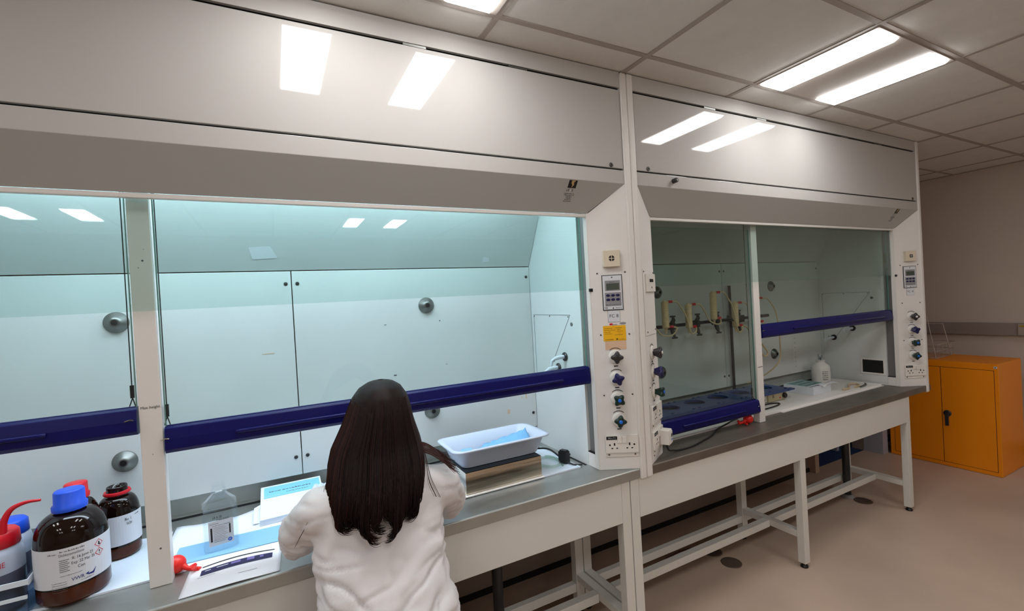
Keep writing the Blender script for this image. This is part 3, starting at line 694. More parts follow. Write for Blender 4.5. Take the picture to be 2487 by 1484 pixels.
def marksB(lb):
    I = -.0007
    lb.text('Re 1', .006, .022, .118, .127, .0012, INK); lb.text('EtOH', .010, .024, .105, .113, .0012, INK); lb.scribble(.034, .05, .128, .005, INK, y=I, seed=81, n=.0003)
bottle((-1.885, .418, Z2), .055, .222, 'smaller amber bottle without a cap, red ring on its neck', False, None, (.045, .138), face=fa(-1.885,.418)+.15, marks=marksB, open_=True, ring=CAPR, nr=.5)
bottle((-1.972, .375, Z2), .052, .250, 'amber bottle with a red cap, behind the blue-capped bottle', True, CAPR, (.05, .175), face=fa(-1.972,.375)+.5, caph=.04, nr=.42)

def wash_bottle(c, r, h, label, capm, spout=True, letters=None):
    t = thing('wash_bottle', c, label, 'wash bottle'); x, y, z = c
    b = MB().lathe([(r*.6,0),(r*.95,.001),(r,.01),(r,h*.52)], c, 36, MATS.get('grey_liquid_bottle') or mat('grey_liquid_bottle', (84, 86, 104), .3, coat=.4)).lathe([(r,h*.52),(r,h*.72),(r*.93,h*.80),(r*.7,h*.9),(r*.62,h*.93),(r*.62,h)], c, 36, MATS.get('cloudy_bottle') or mat('cloudy_bottle', (176, 186, 204), .35, coat=.3)); bd = obj('bottle_body', b, t)
    cb = MB().lathe([(r*.82,h-.03),(r*.88,h-.028),(r*.84,h+.006),(r*.74,h+.012),(r*.1,h+.013)], c, 32, capm, lobe=lambda a: 1+.01*math.cos(16*a)); cp = obj('screw_cap', cb, t)
    if spout:
        px, py = x+.022, y-.025
        S = spline([(px,py,z+h+.010),(px+.004,py,z+h+.040),(px+.018,py+.005,z+h+.068),(px+.045,py+.01,z+h+.078),(px+.074,py+.014,z+h+.076)], 6)
        obj('spout', MB().tube(S, [.0095-.0066*i/len(S) for i in range(len(S))], 12, capm), t)
    if letters:
        lb = MB(); rr = r+.0008; f = fa(x, y)
        lb.wrapf = lambda p: (x+(rr-p.y)*math.cos(f+p.x/rr), y+(rr-p.y)*math.sin(f+p.x/rr), z+p.z)
        lb.text(letters, -.050, .012, h*.62, h*.62+.014, .001, REDINK); obj('lettering', lb, bd)
        lb = MB(); lb.wrapf = lambda p: (x+(rr-p.y)*math.cos(f+p.x/rr), y+(rr-p.y)*math.sin(f+p.x/rr), z+p.z)
        lb.plate(-.04, -.018, h*.40, h*.48, .001, LABELW, seg=4); obj('small_label', lb, bd)
wash_bottle((-2.095, .232, Z2+.003), .052, .196, 'squeeze wash bottle with red cap and bent red spout, at the left edge', CAPR, True, 'ACETONE')
wash_bottle((-2.125, .372, Z2+.003), .050, .178, 'wash bottle with a blue cap, behind the red-capped one', CAPB, False)
# clear carrier around the wash bottles
t = thing('bottle_carrier', (-2.09, .30, Z2), 'clear plastic carrier holding the wash bottles at the left edge', 'carrier')
fx0, fx1, fy0, fy1 = -2.17, -2.015, .160, .445
for nm, bb in (('front_wall', (fx0, fx1, fy0, fy0+.003, .0, .085)), ('back_wall', (fx0, fx1, fy1-.003, fy1, .0, .085)), ('side_wall', (fx1-.003, fx1, fy0+.003, fy1-.003, .0, .10)), ('side_wall', (fx0, fx0+.003, fy0+.003, fy1-.003, .0, .10)), ('carrier_base', (fx0+.003, fx1-.003, fy0+.003, fy1-.003, 0, .0022))):
    obj(nm, MB().box(bb[0], bb[1], bb[2], bb[3], Z2+bb[4], Z2+bb[5], CLEARW), t)
obj('rim_strap', MB().hexa([(fx1+.0005,fy0,Z2+.075),(fx1+.0035,fy0,Z2+.075),(fx1+.0035,fy1,Z2+.105),(fx1+.0005,fy1,Z2+.105)], [(fx1+.0005,fy0,Z2+.092),(fx1+.0035,fy0,Z2+.092),(fx1+.0035,fy1,Z2+.122),(fx1+.0005,fy1,Z2+.122)], TRAYW).box(fx0, fx1+.0035, fy0-.004, fy0-.001, Z2+.078, Z2+.092).box(fx0, fx1, fy0-.0045, fy0-.001, Z2+.042, Z2+.051), t)

# clear square media bottle
t = thing('media_bottle', (-1.595, .290, Z1+.005), 'clear square plastic bottle with a printed white label and no cap', 'bottle')
zb_ = Z1+.0045; hw = .049
def ring(hwx, hwy, z, ch=.3):
    P = []
    for sx, sy in ((1,1),(-1,1),(-1,-1),(1,-1)):
        a = (sx*hwx, sy*hwy*(1-ch)); b2 = (sx*hwx*(1-ch), sy*hwy); P += [a, b2] if sx*sy > 0 else [b2, a]
    return P
rings = [(hw*.96,hw*.9,0),(hw,hw*.95,.006),(hw,hw*.95,.132),(hw*.98,hw*.9,.136),(hw*.42,hw*.42,.170),(hw*.40,hw*.40,.176),(hw*.46,hw*.46,.178),(hw*.46,hw*.46,.181),(hw*.38,hw*.38,.184),(hw*.38,hw*.38,.204)]
vs = []; fs = []
R = Matrix.Translation((-1.595,.290,zb_)) @ Matrix.Rotation(.12, 4, 'Z')
for a, b2, z in rings:
    for p in ring(a, b2, z, .3 if z < .14 else .55): vs.append((p[0], p[1], z))
for i in range(len(rings)-1):
    for k in range(8): fs.append((i*8+k, i*8+(k+1) % 8, (i+1)*8+(k+1) % 8, (i+1)*8+k))
fs.append(tuple(range(7,-1,-1)))
b = MB(); b.T = R; b.add(vs, fs, CLEAR); bd = obj('bottle_body', b, t)
b = MB(); b.T = R; b.box(-hw*.93, hw*.93, -hw*.88, hw*.88, .003, .128, glassmat('clear_liquid', (.95,.97,.98), .02)); obj('liquid', b, bd)
b = MB(); b.T = R @ Matrix.Translation((0, -hw*.95-.0004, 0)); b.plate(-.034, .034, .020, .098, .0004, mat('translucent_label', (216, 220, 224), .6, alpha=.75))
b.text('HyClone', -.030, -.006, .087, .092, .001, INK); b.scribble(-.024, .026, .082, .003, GREYINK, y=-.0005, seed=91)
for i in range(10): b.scribble(-.02, .010+.004*(i % 3), .076-.005*i, .0018, GREYINK, y=-.0005, seed=92+i)
b.plate(-.029, -.024, .034, .078, .0008, INK); b.plate(.022, .026, .05, .08, .0008, INK)
b.lathe([(.006,-.0005),(.006,-.001)], (.023,0,.030), 20, mat('print_blue', (40, 90, 190), .5), ax='y')
b.text('ge', .0205, .0255, .0275, .0325, .0016, LABELW)
b.text('LB & SE', -.022, .004, .106, .113, .001, INK); b.text('7/06/2021', -.012, .022, .0975, .103, .001, INK)
obj('printed_label', b, bd)

# red pipette bulbs
def bulb(loc, rot, label):
    t = thing('pipette_bulb', loc, label, 'pipette filler', 'red pipette fillers')
    M = Matrix.Translation(loc) @ Matrix.Rotation(rot, 4, 'Z')
    b = MB(); b.T = M; b.sphere((0, 0, .026), (.026,.026,.0255), REDRUB, 24, 16); obj('bulb', b, t)
    b = MB(); b.T = M; b.tube([(-.022,0,.02),(-.034,0,.013),(-.072,0,.009)], [.009,.0065,.0065], 10, REDRUB); b.tube([(-.038,0,.012),(-.038,-.026,.008)], .006, 10); b.tube([(-.062,.0,.009),(-.062,.014,.022)], .0065, 10)
    obj('valve_stem', b, t); return t
bulb((-1.700, .175, Z1+.0005), PI-.5, 'red rubber pipette bulb on the lit worktop, half behind the mullion')
bulb((.905, .150, ZB+.0006), -.1, 'red rubber pipette bulb on the dark worktop, left of the thin mullion')

# instruction leaflet
vs = []; fs = []; n = 20
def leaf(u, v):
    x = -1.672+.245*u+.008*v; y = .012+.150*v; z = Z1+.0015+.020*math.sin(PI*(.08+.84*u))*v**2.2+.003*(1-math.cos(u*2*PI))*.5*(1-v)
    return (x, y, z)
for j in range(n+1):
    for i in range(n+1): vs.append(leaf(i/n, j/n))
for j in range(n):
    for i in range(n): fs.append((j*(n+1)+i, j*(n+1)+i+1, (j+1)*(n+1)+i+1, (j+1)*(n+1)+i))
b = MB(); b.add(vs, fs, PAPER, True)
t = thing('instruction_leaflet', (-1.55, .06, Z1), 'curled white printed leaflet with a dark blue band, lying on the worktop edge', 'leaflet')
o = obj('page', b, t); s = o.modifiers.new('s', 'SOLIDIFY'); s.thickness = .0008
def leafstrip(u0, u1, v0, v1, m, b, off=.0012):
    V = []; F_ = []; k = 14
    for j in range(3):
        for i in range(k+1):
            p = leaf(u0+(u1-u0)*i/k, v0+(v1-v0)*j/2); V.append((p[0], p[1]-off*.3, p[2]+off))
    for j in range(2):
        for i in range(k): F_.append((j*(k+1)+i, j*(k+1)+i+1, (j+1)*(k+1)+i+1, (j+1)*(k+1)+i))
    b.add(V, F_, m, True)
b = MB(); BAND = mat('dark_print', (36, 32, 78), .5); VIO = mat('violet_print', (120, 110, 170), .5)
leafstrip(.14, .90, .59, .76, BAND, b); leafstrip(.14, .92, .85, .875, INK, b)
leafstrip(.45, .55, .67, .73, VIO, b, .002); leafstrip(.62, .70, .66, .75, VIO, b, .002); leafstrip(.76, .80, .67, .73, VIO, b, .002); leafstrip(.18,.24,.69,.71,LABELW,b,.002); leafstrip(.30,.42,.69,.71,LABELW,b,.002)
leafstrip(.12, .3, .53, .54, GREYINK, b); leafstrip(.55, .75, .3, .31, GREYINK, b)
obj('printed_band', b, t)

# box of wipes (lit hood), lying with its blue-banded top facing up and leaning
t = thing('wipes_box', (-1.39, .45, Z1+.004), 'white tissue box with a pale blue printed band, left of the person', 'box')
x0, x1, y0, y1, zb_ = -1.485, -1.265, .36, .60, Z1+.002
b = MB().hexa([(x0,y0,zb_),(x1,y0+.01,zb_),(x1,y1,zb_),(x0,y1,zb_)], [(x0,y0-.002,zb_+.022),(x1,y0+.008,zb_+.022),(x1,y1+.002,zb_+.058),(x0,y1+.002,zb_+.058)], mat('card_white', (226, 232, 240), .5)); obj('carton', b, t, .001)
def topz(y): return zb_+.022+(y-y0)/(y1-y0)*.036+.0010
LB = mat('pale_blue_print', (130, 200, 226), .5); b = MB()
b.hexa([(x0+.012,.505,topz(.505)-.0009),(x1-.006,.505,topz(.505)-.0009),(x1-.006,.588,topz(.588)-.0009),(x0+.012,.588,topz(.588)-.0009)], [(x0+.012,.505,topz(.505)),(x1-.006,.505,topz(.505)),(x1-.006,.588,topz(.588)),(x0+.012,.588,topz(.588))], LB)
def top_scrib(xa, xb, y, h, m, seed):
    F_ = Matrix(((1,0,0,0),(0,0,1,y),(0,-1,0,topz(y)),(0,0,0,1)))
    sl_ = Matrix.Shear
    M = Matrix(((1,0,0,0),(0,0,1,y),(0,-1,.15,topz(y)),(0,0,0,1))); b.T = M; b.scribble(xa, xb, 0, h, m, seed=seed, n=.0006); b.T = Matrix.Identity(4)
top_scrib(x0+.03, x1-.04, .545, .012, GREYINK, 3); top_scrib(x0+.09, x1-.05, .525, .007, GREYINK, 4); top_scrib(x0+.01, x0+.07, .512, .006, LABELW, 5)
obj('printed_band', b, t)
b = MB().hexa([(x0-.001,y0+.03,zb_+.0005),(x0-.022,y0+.02,zb_+.008),(x0-.022,y0+.13,zb_+.022),(x0-.001,y0+.13,zb_+.03)], [(x0-.001,y0+.03,zb_+.0015),(x0-.022,y0+.02,zb_+.009),(x0-.022,y0+.13,zb_+.023),(x0-.001,y0+.13,zb_+.031)], PAPER); obj('end_flap', b, t)

# hotplate (polished steel box), white tray, contents
t = thing('steel_hotplate', (-.61, .30, Z1+.006), 'polished steel hotplate box under the white plastic tray', 'hotplate')
Zh = Z1+.0075
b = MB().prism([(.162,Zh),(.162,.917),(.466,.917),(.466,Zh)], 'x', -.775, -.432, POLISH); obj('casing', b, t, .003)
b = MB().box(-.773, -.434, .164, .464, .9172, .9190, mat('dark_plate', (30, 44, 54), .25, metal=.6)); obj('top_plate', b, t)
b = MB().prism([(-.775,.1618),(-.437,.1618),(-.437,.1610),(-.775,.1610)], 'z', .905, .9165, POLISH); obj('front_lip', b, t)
b = MB().box(-.80, -.425, .150, .47, Z1+.0040, Z1+.0072, WHITEP)
single('drip_board', b, (-.61, .31, Z1+.005), 'thin white board directly under the polished steel hotplate', 'board')
t = thing('plastic_tray', (-.59, .285, .92), 'shallow white plastic tray standing on the steel hotplate', 'tray')
def rrect(x0, x1, y0, y1, r, n=5):
    P = []
    for cx, cy, a0 in ((x1-r,y1-r,0),(x0+r,y1-r,90),(x0+r,y0+r,180),(x1-r,y0+r,270)):
        for i in range(n+1):
            a = math.radians(a0+90*i/n); P.append((cx+r*math.cos(a), cy+r*math.sin(a)))
    return P
def loft(b, rings_, m):
    n = len(rings_[0]); vs = [p for r_ in rings_ for p in r_]
    b.add(vs, [(i*n+k, i*n+(k+1) % n, (i+1)*n+(k+1) % n, (i+1)*n+k) for i in range(len(rings_)-1) for k in range(n)], m, True)
    b.add(rings_[-1], [tuple(range(n))], m); b.add(rings_[0], [tuple(range(n-1,-1,-1))], m)
R3 = lambda a, z: [(p[0], p[1], z) for p in a]
tb, tt = .9205, .996
b = MB(); M = Matrix.Rotation(-.03, 4, 'Z')
outer0 = rrect(-.765, -.415, .203, .385, .03); outer1 = rrect(-.795, -.385, .183, .400, .035); rim = rrect(-.812, -.365, .170, .412, .04)
in1 = rrect(-.790, -.390, .188, .395, .034); in0 = rrect(-.762, -.418, .206, .382, .03)
loft(b, [R3(outer0,tb), R3(outer1,tt-.004), R3(rim,tt-.006), R3(rim,tt), R3(in1,tt-.001), R3(in0,tb+.003)], mat('translucent_tray', (196, 206, 222), .35))
obj('tray_shell', b, t)
r = random.Random(4); vs = []; fs = []; nu, nv = 22, 10
for j in range(nv+1):
    for i in range(nu+1):
        u = i/nu; v = j/nv; x = -.68+.26*u; wd = .03+.050*math.sin(PI*min(1,u*.8+.1)); y = .290+.02*u+wd*(v-.5)*1.7
        z = tb+.016+.062*u**.9*(1-.45*abs(v-.5)*2)+.010*noise.noise(Vector((x*60,y*60,0)))
        vs.append((x, y, z))
for j in range(nv):
    for i in range(nu): fs.append((j*(nu+1)+i, j*(nu+1)+i+1, (j+1)*(nu+1)+i+1, (j+1)*(nu+1)+i))
b = MB(); b.add(vs, fs, GLOVE, True)
o = single('crumpled_glove', b, (-.55, .28, tb+.004), 'crumpled pale blue nitrile glove lying in the white tray', 'glove'); s = o.modifiers.new('s', 'SOLIDIFY'); s.thickness = .003; s.offset = -1
vs = [(-.755,.225,tb+.010),(-.70,.235,tb+.006),(-.695,.285,tb+.05),(-.735,.30,tb+.048),(-.765,.275,tb+.03)]
b = MB(); b.add(vs, [(0,1,2,3,4)], GLOVE); o = single('glove_cuff', b, (-.73, .25, tb+.004), 'pale blue flap standing at the left end of the white tray', 'glove'); s = o.modifiers.new('s', 'SOLIDIFY'); s.thickness = .002
# mains plug lying on the liner, with its flex and a hose coil
t = thing('mains_plug', (-.26, .25, Z1+.004), 'black mains plug and flex lying right of the steel hotplate', 'plug')
M = Matrix.Translation((-.262, .245, Z1+.0045)) @ Matrix.Rotation(.35, 4, 'Z'); b = MB(); b.T = M
b.box(-.016, .016, -.022, .022, 0, .052, BLACK); b.box(-.012,.012,-.018,.018,.052,.058)
obj('plug_body', b, t, .004)
b = MB(); b.T = M
for q in (.012, .040): b.box(.0162, .034, -.003, .003, q, q+.005, SCREW)
b.box(.0162, .036, -.011, -.005, .025, .033, SCREW); obj('pin', b, t)
obj('flex', MB().tube(spline([(-.272,.262,.850),(-.30,.32,.878),(-.36,.37,.876),(-.44,.42,.868),(-.50,.49,.850)],7), .0042, 8, BLACK).tube(spline([(-.262,.222,.836),(-.245,.19,.830),(-.215,.172,.8285)],6), .0035, 8), t)
b = MB(); 
S = [( -.33+.055*math.cos(a)*(1-.02*a), .27+.075*math.sin(a)*(1-.02*a), Z1+.0105+.0012*a) for a in [i*.3 for i in range(-3, 26)]]
b.tube(S, .0062, 10, glassmat('milky_tube', (.80,.86,.80), .2)); single('hose_coil', b, (-.33, .27, Z1+.004), 'coil of translucent hose on the liner beside the hotplate', 'hose')

# ------------------------------------------------------------------ things in the unlit hood
b = MB().box(.30, 2.44, .185, .52, ZB+.0006, ZB+.0036, mat('white_liner', (232, 228, 224), .45)).box(.30, 2.44, .185, .189, ZB+.0036, ZB+.012).box(1.25, 2.43, .166, .189, ZB+.0006, ZB+.0046).box(2.436, 2.44, .189, .52, ZB+.0036, ZB+.010)
single('bench_liner', b, (1.37, .35, ZB), 'long white liner tray on the dark worktop in the unlit hood', 'bench liner')
single('worktop_slot', MB().box(2.446, 2.4565, .19, .56, ZB-.001, ZB+.0012, DARK), (2.45, .4, ZB), 'narrow black slot along the right side of the dark worktop', 'slot')
LZ = ZB+.0042
# five-place heating block
t = thing('heating_block', (1.05, .46, LZ), 'long blue five-hole heating block along the back of the unlit hood', 'heating block')
b = MB().box(.46, 1.60, .36, .545, LZ+.004, .882, WHITEP); obj('block_body', b, t, .003)
b = MB(); hx = [.635, .850, 1.060, 1.270, 1.505]; xs = [.42]+[(a+c_)/2 for a, c_ in zip(hx, hx[1:])]+[1.625]; yA, yB = .340, .556; zt = .896
for i, cx in enumerate(hx):
    xa, xb = xs[i], xs[i+1]; n = 32; ri = .060; V = []; F_ = []
    for k in range(n):
        a = 2*PI*k/n; c_, s_ = math.cos(a), math.sin(a); cy = .465
        tx = ((xb-cx) if c_ > 0 else (cx-xa))/max(abs(c_),1e-6); ty = ((yB-cy) if s_ > 0 else (cy-yA))/max(abs(s_),1e-6); tt_ = min(tx, ty)
        V.append((cx+c_*tt_, cy+s_*tt_, zt)); V.append((cx+c_*ri, cy+s_*ri, zt)); V.append((cx+c_*ri, cy+s_*ri, zt-.012))
    for c_x, c_y in ((xa,yA),(xb,yA),(xb,yB),(xa,yB)): V.append((c_x,c_y,zt))
    for k in range(n):
        q = (k+1) % n; F_.append((3*k, 3*q, 3*q+1, 3*k+1)); F_.append((3*k+1, 3*q+1, 3*q+2, 3*k+2))
        a0, a1 = V[3*k], V[3*q]
        for j, (c_x, c_y) in enumerate(((xa,yA),(xb,yA),(xb,yB),(xa,yB))):
            on0 = (abs(a0[0]-c_x) < 1e-6, abs(a0[1]-c_y) < 1e-6); on1 = (abs(a1[0]-c_x) < 1e-6, abs(a1[1]-c_y) < 1e-6)
            if (on0[0] and on1[1] and not on0[1]) or (on0[1] and on1[0] and not on0[0]): F_.append((3*k, 3*n+j, 3*q))
    b.add(V, F_, TANK)
b.box(.42, 1.625, yA, yA+.004, .880, .8955).box(.42, 1.625, yB-.004, yB, .880, .8955).box(.42, .424, yA, yB, .880, .8955).box(1.621, 1.625, yA, yB, .880, .8955)
b.box(1.59, 1.655, yA-.004, yA+.03, .882, .892)
lid = obj('block_lid', b, t); 
for cx in hx:
    obj('well', MB().lathe([(.057,.8838),(.050,.8836),(.020,.8832)], (cx,.465,0), 28, BLACK), t)
    obj('well_ring', MB().lathe([(.064,zt+.0004),(.063,zt+.003),(.0605,zt+.003),(.060,zt+.0004)], (cx,.465,0), 32, TANK, cap=False), t)
    for dx in (-.085, .08):
        for yy in (.355, .542): obj('clip', MB().box(cx+dx-.008, cx+dx+.008, yy-.004, yy+.004, zt+.0005, zt+.006, TANK), t)
for i, cx in enumerate(hx):
    cp = MB().box(cx-.115, cx+.075, .3465, .3595, LZ+.004, .878, mat('olive_panel', (176, 166, 132), .5) if 'olive_panel' not in MATS else MATS['olive_panel']); cpo = obj('control_panel', cp, t, .002)
    obj('control_knob', MB().lathe([(.017,.3463),(.017,.334),(.013,.330)], (cx+.045, 0, LZ+.031), 22, BLACK, ax='y'), cpo)
    tx = MB(); tx.text('R', cx-.075, cx-.055, LZ+.026, LZ+.046, .0008, INK, y=.3464); obj('lettering', tx, cpo)
    obj('red_lamp', MB().lathe([(.005,.3463),(.004,.343)], (cx+.002,0,LZ+.022), 12, REDINK, ax='y'), cpo)
# retort rack
t = thing('clamp_stand', (1.37, .47, LZ), 'dark metal stand with a long horizontal bar and bosses, holding the condensers', 'clamp stand')
obj('pole', MB().tube([(1.372,.578,LZ),(1.372,.578,1.60)], .0095, 12, GREYK), t)
obj('cross_bar', MB().tube([(.53,.50,1.372),(1.66,.50,1.378)], .0105, 12, GREYK), t)
obj('boss', MB().box(1.35, 1.394, .488, .59, 1.352, 1.398, CASTI), t, .003)
for i, cx in enumerate((.717, .929, 1.107, 1.316)):
    b = MB().box(cx-.012, cx+.012, .47, .512, 1.352, 1.392, CASTI).tube([(cx,.49,1.385),(cx+.006,.478,1.41),(cx-.004,.474,1.43)], [.013,.012,.006], 8).tube([(cx,.49,1.36),(cx-.004,.476,1.33),(cx+.002,.47,1.305)], [.013,.012,.006], 8)
    b.box(cx-.022, cx+.014, .469, .479, 1.426, 1.436).box(cx-.018, cx+.020, .465, .475, 1.298, 1.308)
    b.tube([(cx-.01,.485,1.37),(cx-.085,.465,1.378)], [.012,.006], 8).tube([(cx-.09,.462,1.39),(cx-.10,.45,1.378),(cx-.09,.44,1.366)], .005, 6)
    obj('clamp', b, t)
tubes = []
def condenser(x, zb_, zt_, label):
    t = thing('condenser', (x, .445, zb_), label, 'condenser', 'cream coil condensers on the rack')
    b = MB(); n = 60; prof = [(.006,-.035),(.008,-.012),(.019,0)]+[(.0205+.0014*math.sin(i*1.9), (zt_-zb_)*i/n) for i in range(n+1)]+[(.013,zt_-zb_+.006),(.011,zt_-zb_+.012),(.006,zt_-zb_+.014)]
    b.lathe([(a, zb_+h) for a, h in prof], (x,.445,0), 20, COND); obj('jacket', b, t)
    for zz, nm in ((zt_+.002, 1), (zb_+.006, -1)):
        b = MB().tube([(x+.012,.44,zz),(x+.028,.437,zz+.004*nm)], .004, 8, COND).tube([(x+.024,.438,zz+.003*nm),(x+.048,.435,zz+.003*nm)], [.007,.0085], 12, CAPR); obj('red_connector', b, t)
    return t
CD = [(.622,1.372,1.517),(.815,1.358,1.492),(1.038,1.395,1.556),(1.240,1.335,1.480),(1.455,1.345,1.500)]
names = ('first cream coil condenser at the left end of the rack', 'pale short condenser, second from the left on the rack', 'tallest-standing condenser, at the rack middle', 'condenser standing beside the rack pole', 'condenser right of the thin mullion, partly hidden')
for (x, a, z), nm in zip(CD, names): condenser(x, a, z, nm)
def hose(pts, label, r=.0045, m=TUBING):
    single('rubber_hose', MB().tube(spline(pts, 7), r, 8, m), pts[0], label, 'hose')
for i in range(4):
    x, a, z = CD[i]; x2, a2, z2 = CD[i+1]
    top = (x+.048, .435, z+.005); end = (x2-.015, .425, a2-.012)
    hose([top, (x+.085,.43,z), (x+.12,.425,z-.045), (x+.15,.42,z-.10), (x2-.02,.415,a2-.03), (x2+.028,.42,a2-.026), (x2+.046,.434,a2+.002)],
         ('hose arching from the first condenser to the second', 'hose arching from the second condenser to the third', 'hose arching from the tallest condenser to its right neighbour', 'hose from the condenser by the pole passing behind the mullion')[i])
x, a, z = CD[4]; hose([(x+.048,.435,z+.005),(x+.11,.43,z-.01),(x+.19,.43,z-.11),(x+.215,.43,z-.30),(x+.2,.44,1.05),(x+.15,.56,.93),(x+.06,.585,.91)], 'long amber hose hanging from the last condenser down to the heating block')
x, a, z = CD[0]; hose([(x+.048,.435,a+.003),(x+.075,.43,a-.01),(x+.03,.425,a-.045),(x-.05,.425,a-.04),(x-.09,.43,a-.0)], 'hose looping under the first condenser at the rack left end')
hose([(1.29,.435,1.338),(1.34,.43,1.31),(1.40,.42,1.20),(1.46,.41,1.12),(1.50,.41,1.14),(1.46,.42,1.20)], 'hose looping below the bar and past the mullion')
# wipes box with open flap
t = thing('wipes_box', (1.9, .40, LZ), 'open white tissue box with a green-blue printed top, beside the white bottle', 'box')
M = Matrix.Translation((1.795, .295, LZ)) @ Matrix.Rotation(math.radians(2), 4, 'Z'); CW = MATS['card_white']
b = MB(); b.T = M; b.box(0, .225, 0, .20, 0, .052, CW); obj('carton', b, t, .001)
b = MB(); b.T = M; b.box(.01, .215, .05, .19, .052, .0532, mat('print_green', (120, 160, 160), .5)); b.box(.0, .225, .022, .026, .052, .0532, INK)
for i in range(5): b.T = M @ Matrix(((1,0,0,.03),(0,0,1,.06+.024*i),(0,-1,0,.0532),(0,0,0,1))); b.scribble(0, .15, 0, .014, LABELW if i % 2 else GREYINK, seed=110+i, n=.0005)
obj('printed_top', b, t)
V = []; F_ = []
for j in range(7):
    for i in range(13):
        u = i/12; v = j/6; V.append((.09+.19*u, .03-.055*v+.10*(1-v)*0, .056+.022*math.sin(PI*u)*v-.012*v*v+.004*math.cos(u*6)))
for j in range(6):
    for i in range(12): F_.append((j*13+i, j*13+i+1, (j+1)*13+i+1, (j+1)*13+i))
b = MB(); b.T = M; b.add(V, F_, PAPER, True); o = obj('open_flap', b, t); s = o.modifiers.new('s', 'SOLIDIFY'); s.thickness = .001
# white plastic bottle
t = thing('plastic_bottle', (2.26, .50, LZ), 'opaque white plastic bottle with handwriting, behind the open tissue box', 'bottle')
c_ = (2.265, .50, LZ); r_ = .062
b = MB().lathe([(r_*.7,0),(r_*.96,.002),(r_,.01),(r_,.105),(r_*.95,.122),(r_*.8,.137),(r_*.5,.150),(r_*.46,.155),(r_*.46,.166),(r_*.5,.168),(r_*.5,.172)], c_, 36, WHITEP); bd = obj('bottle_body', b, t)
b = MB(); f = fa(2.265, .50); rr = r_+.0006; b.wrapf = lambda p: (c_[0]+(rr-p.y)*math.cos(f+p.x/rr), c_[1]+(rr-p.y)*math.sin(f+p.x/rr), c_[2]+p.z)
for i in range(5): b.scribble(.010, .052, .088-.015*i, .009, INK, seed=130+i, n=.0005)
obj('handwriting', b, bd)
b = MB().tube([(2.25,.49,LZ+.171),(2.235,.485,LZ+.20)], .005, 8, CLEARW).tube([(2.275,.5,LZ+.171),(2.29,.50,LZ+.205)], .004, 8).tube([(2.262,.51,LZ+.171),(2.258,.51,LZ+.215)], .004, 8); obj('pipette_tip', b, t)
hose([(2.08,.26,LZ+.006),(2.14,.25,LZ+.008),(2.2,.28,LZ+.010),(2.27,.31,LZ+.012),(2.33,.30,LZ+.008),(2.30,.26,LZ+.006),(2.22,.25,LZ+.006)], 'short tangle of brown tubing lying right of the open tissue box', .006)
hose([(2.25,.23,LZ+.006),(2.34,.24,LZ+.007),(2.40,.27,LZ+.006)], 'grey glass tube lying near the right wall of the unlit hood', .006, STEELD)
# plug in socket of the unlit hood and its cable
FB = frame2((C_, 0), (S_, YR))
t = thing('mains_plug', (.15, .03, .93), 'white mains plug pushed into the lower socket left of the dark worktop', 'plug')
M = FB @ Matrix.Translation((.118, -.0135, .918)); b = MB(); b.T = M
b.box(-.025, .025, -.042, -.0008, -.03, .035, WHITEP); b.box(-.021, .021, -.046, -.042, -.026, .03); obj('plug_body', b, t, .005)
b = MB(); b.T = M; b.plate(-.004, .012, .004, .018, .0006, INK, y=-.0463); b.plate(-.002, .010, -.012, -.004, .0006, DOTB, y=-.0463); obj('plug_label', b, t)
p0 = M @ Vector((0, -.02, -.031))
cc = [p0, p0+Vector((.01,-.005,-.03)), (.215,.045,.840), (.26,.058,ZB+.0055), (.35,.058,ZB+.0052), (.46,.085,ZB+.0052), (.567,.117,ZB+.0052), (.66,.165,ZB+.0052), (.75,.176,ZB+.016), (.84,.20,ZB+.0175), (.93,.235,LZ+.005), (1.05,.28,LZ+.005), (1.19,.262,LZ+.005), (1.36,.272,LZ+.005), (1.42,.30,LZ+.005), (1.36,.325,LZ+.006), (1.2,.325,LZ+.008), (1.10,.3445,LZ+.02)]
obj('power_cable', MB().tube(spline(cc, 6), .0042, 8, BLACK), t)

# ------------------------------------------------------------------ stool
t = thing('lab_stool', (-1.18, -.34, 0), 'round laboratory stool the person sits on', 'stool')
obj('seat', MB().lathe([(.15,.468),(.172,.476),(.175,.496),(.165,.504),(.05,.506)], (-1.18,-.34,0), 36, BLACK), t)
obj('column', MB().tube([(-1.18,-.34,.06),(-1.18,-.34,.468)], .025, 16, CHAN), t)
obj('foot_ring', MB().tube([(-1.18+.19*math.cos(a),-.34+.19*math.sin(a),.22) for a in [i*2*PI/32 for i in range(33)]], .009, 8, CHAN).tube([(-1.37,-.34,.22),(-.99,-.34,.22)], .008, 8), t)
for k in range(5):
    a = 2*PI*k/5+.3; obj('leg', MB().tube([(-1.18,-.34,.075),(-1.18+.25*math.cos(a),-.34+.25*math.sin(a),.03)], [.02,.012], 8, BLACK).sphere((-1.18+.25*math.cos(a),-.34+.25*math.sin(a),.018), .017, BLACK, 10, 8), t)

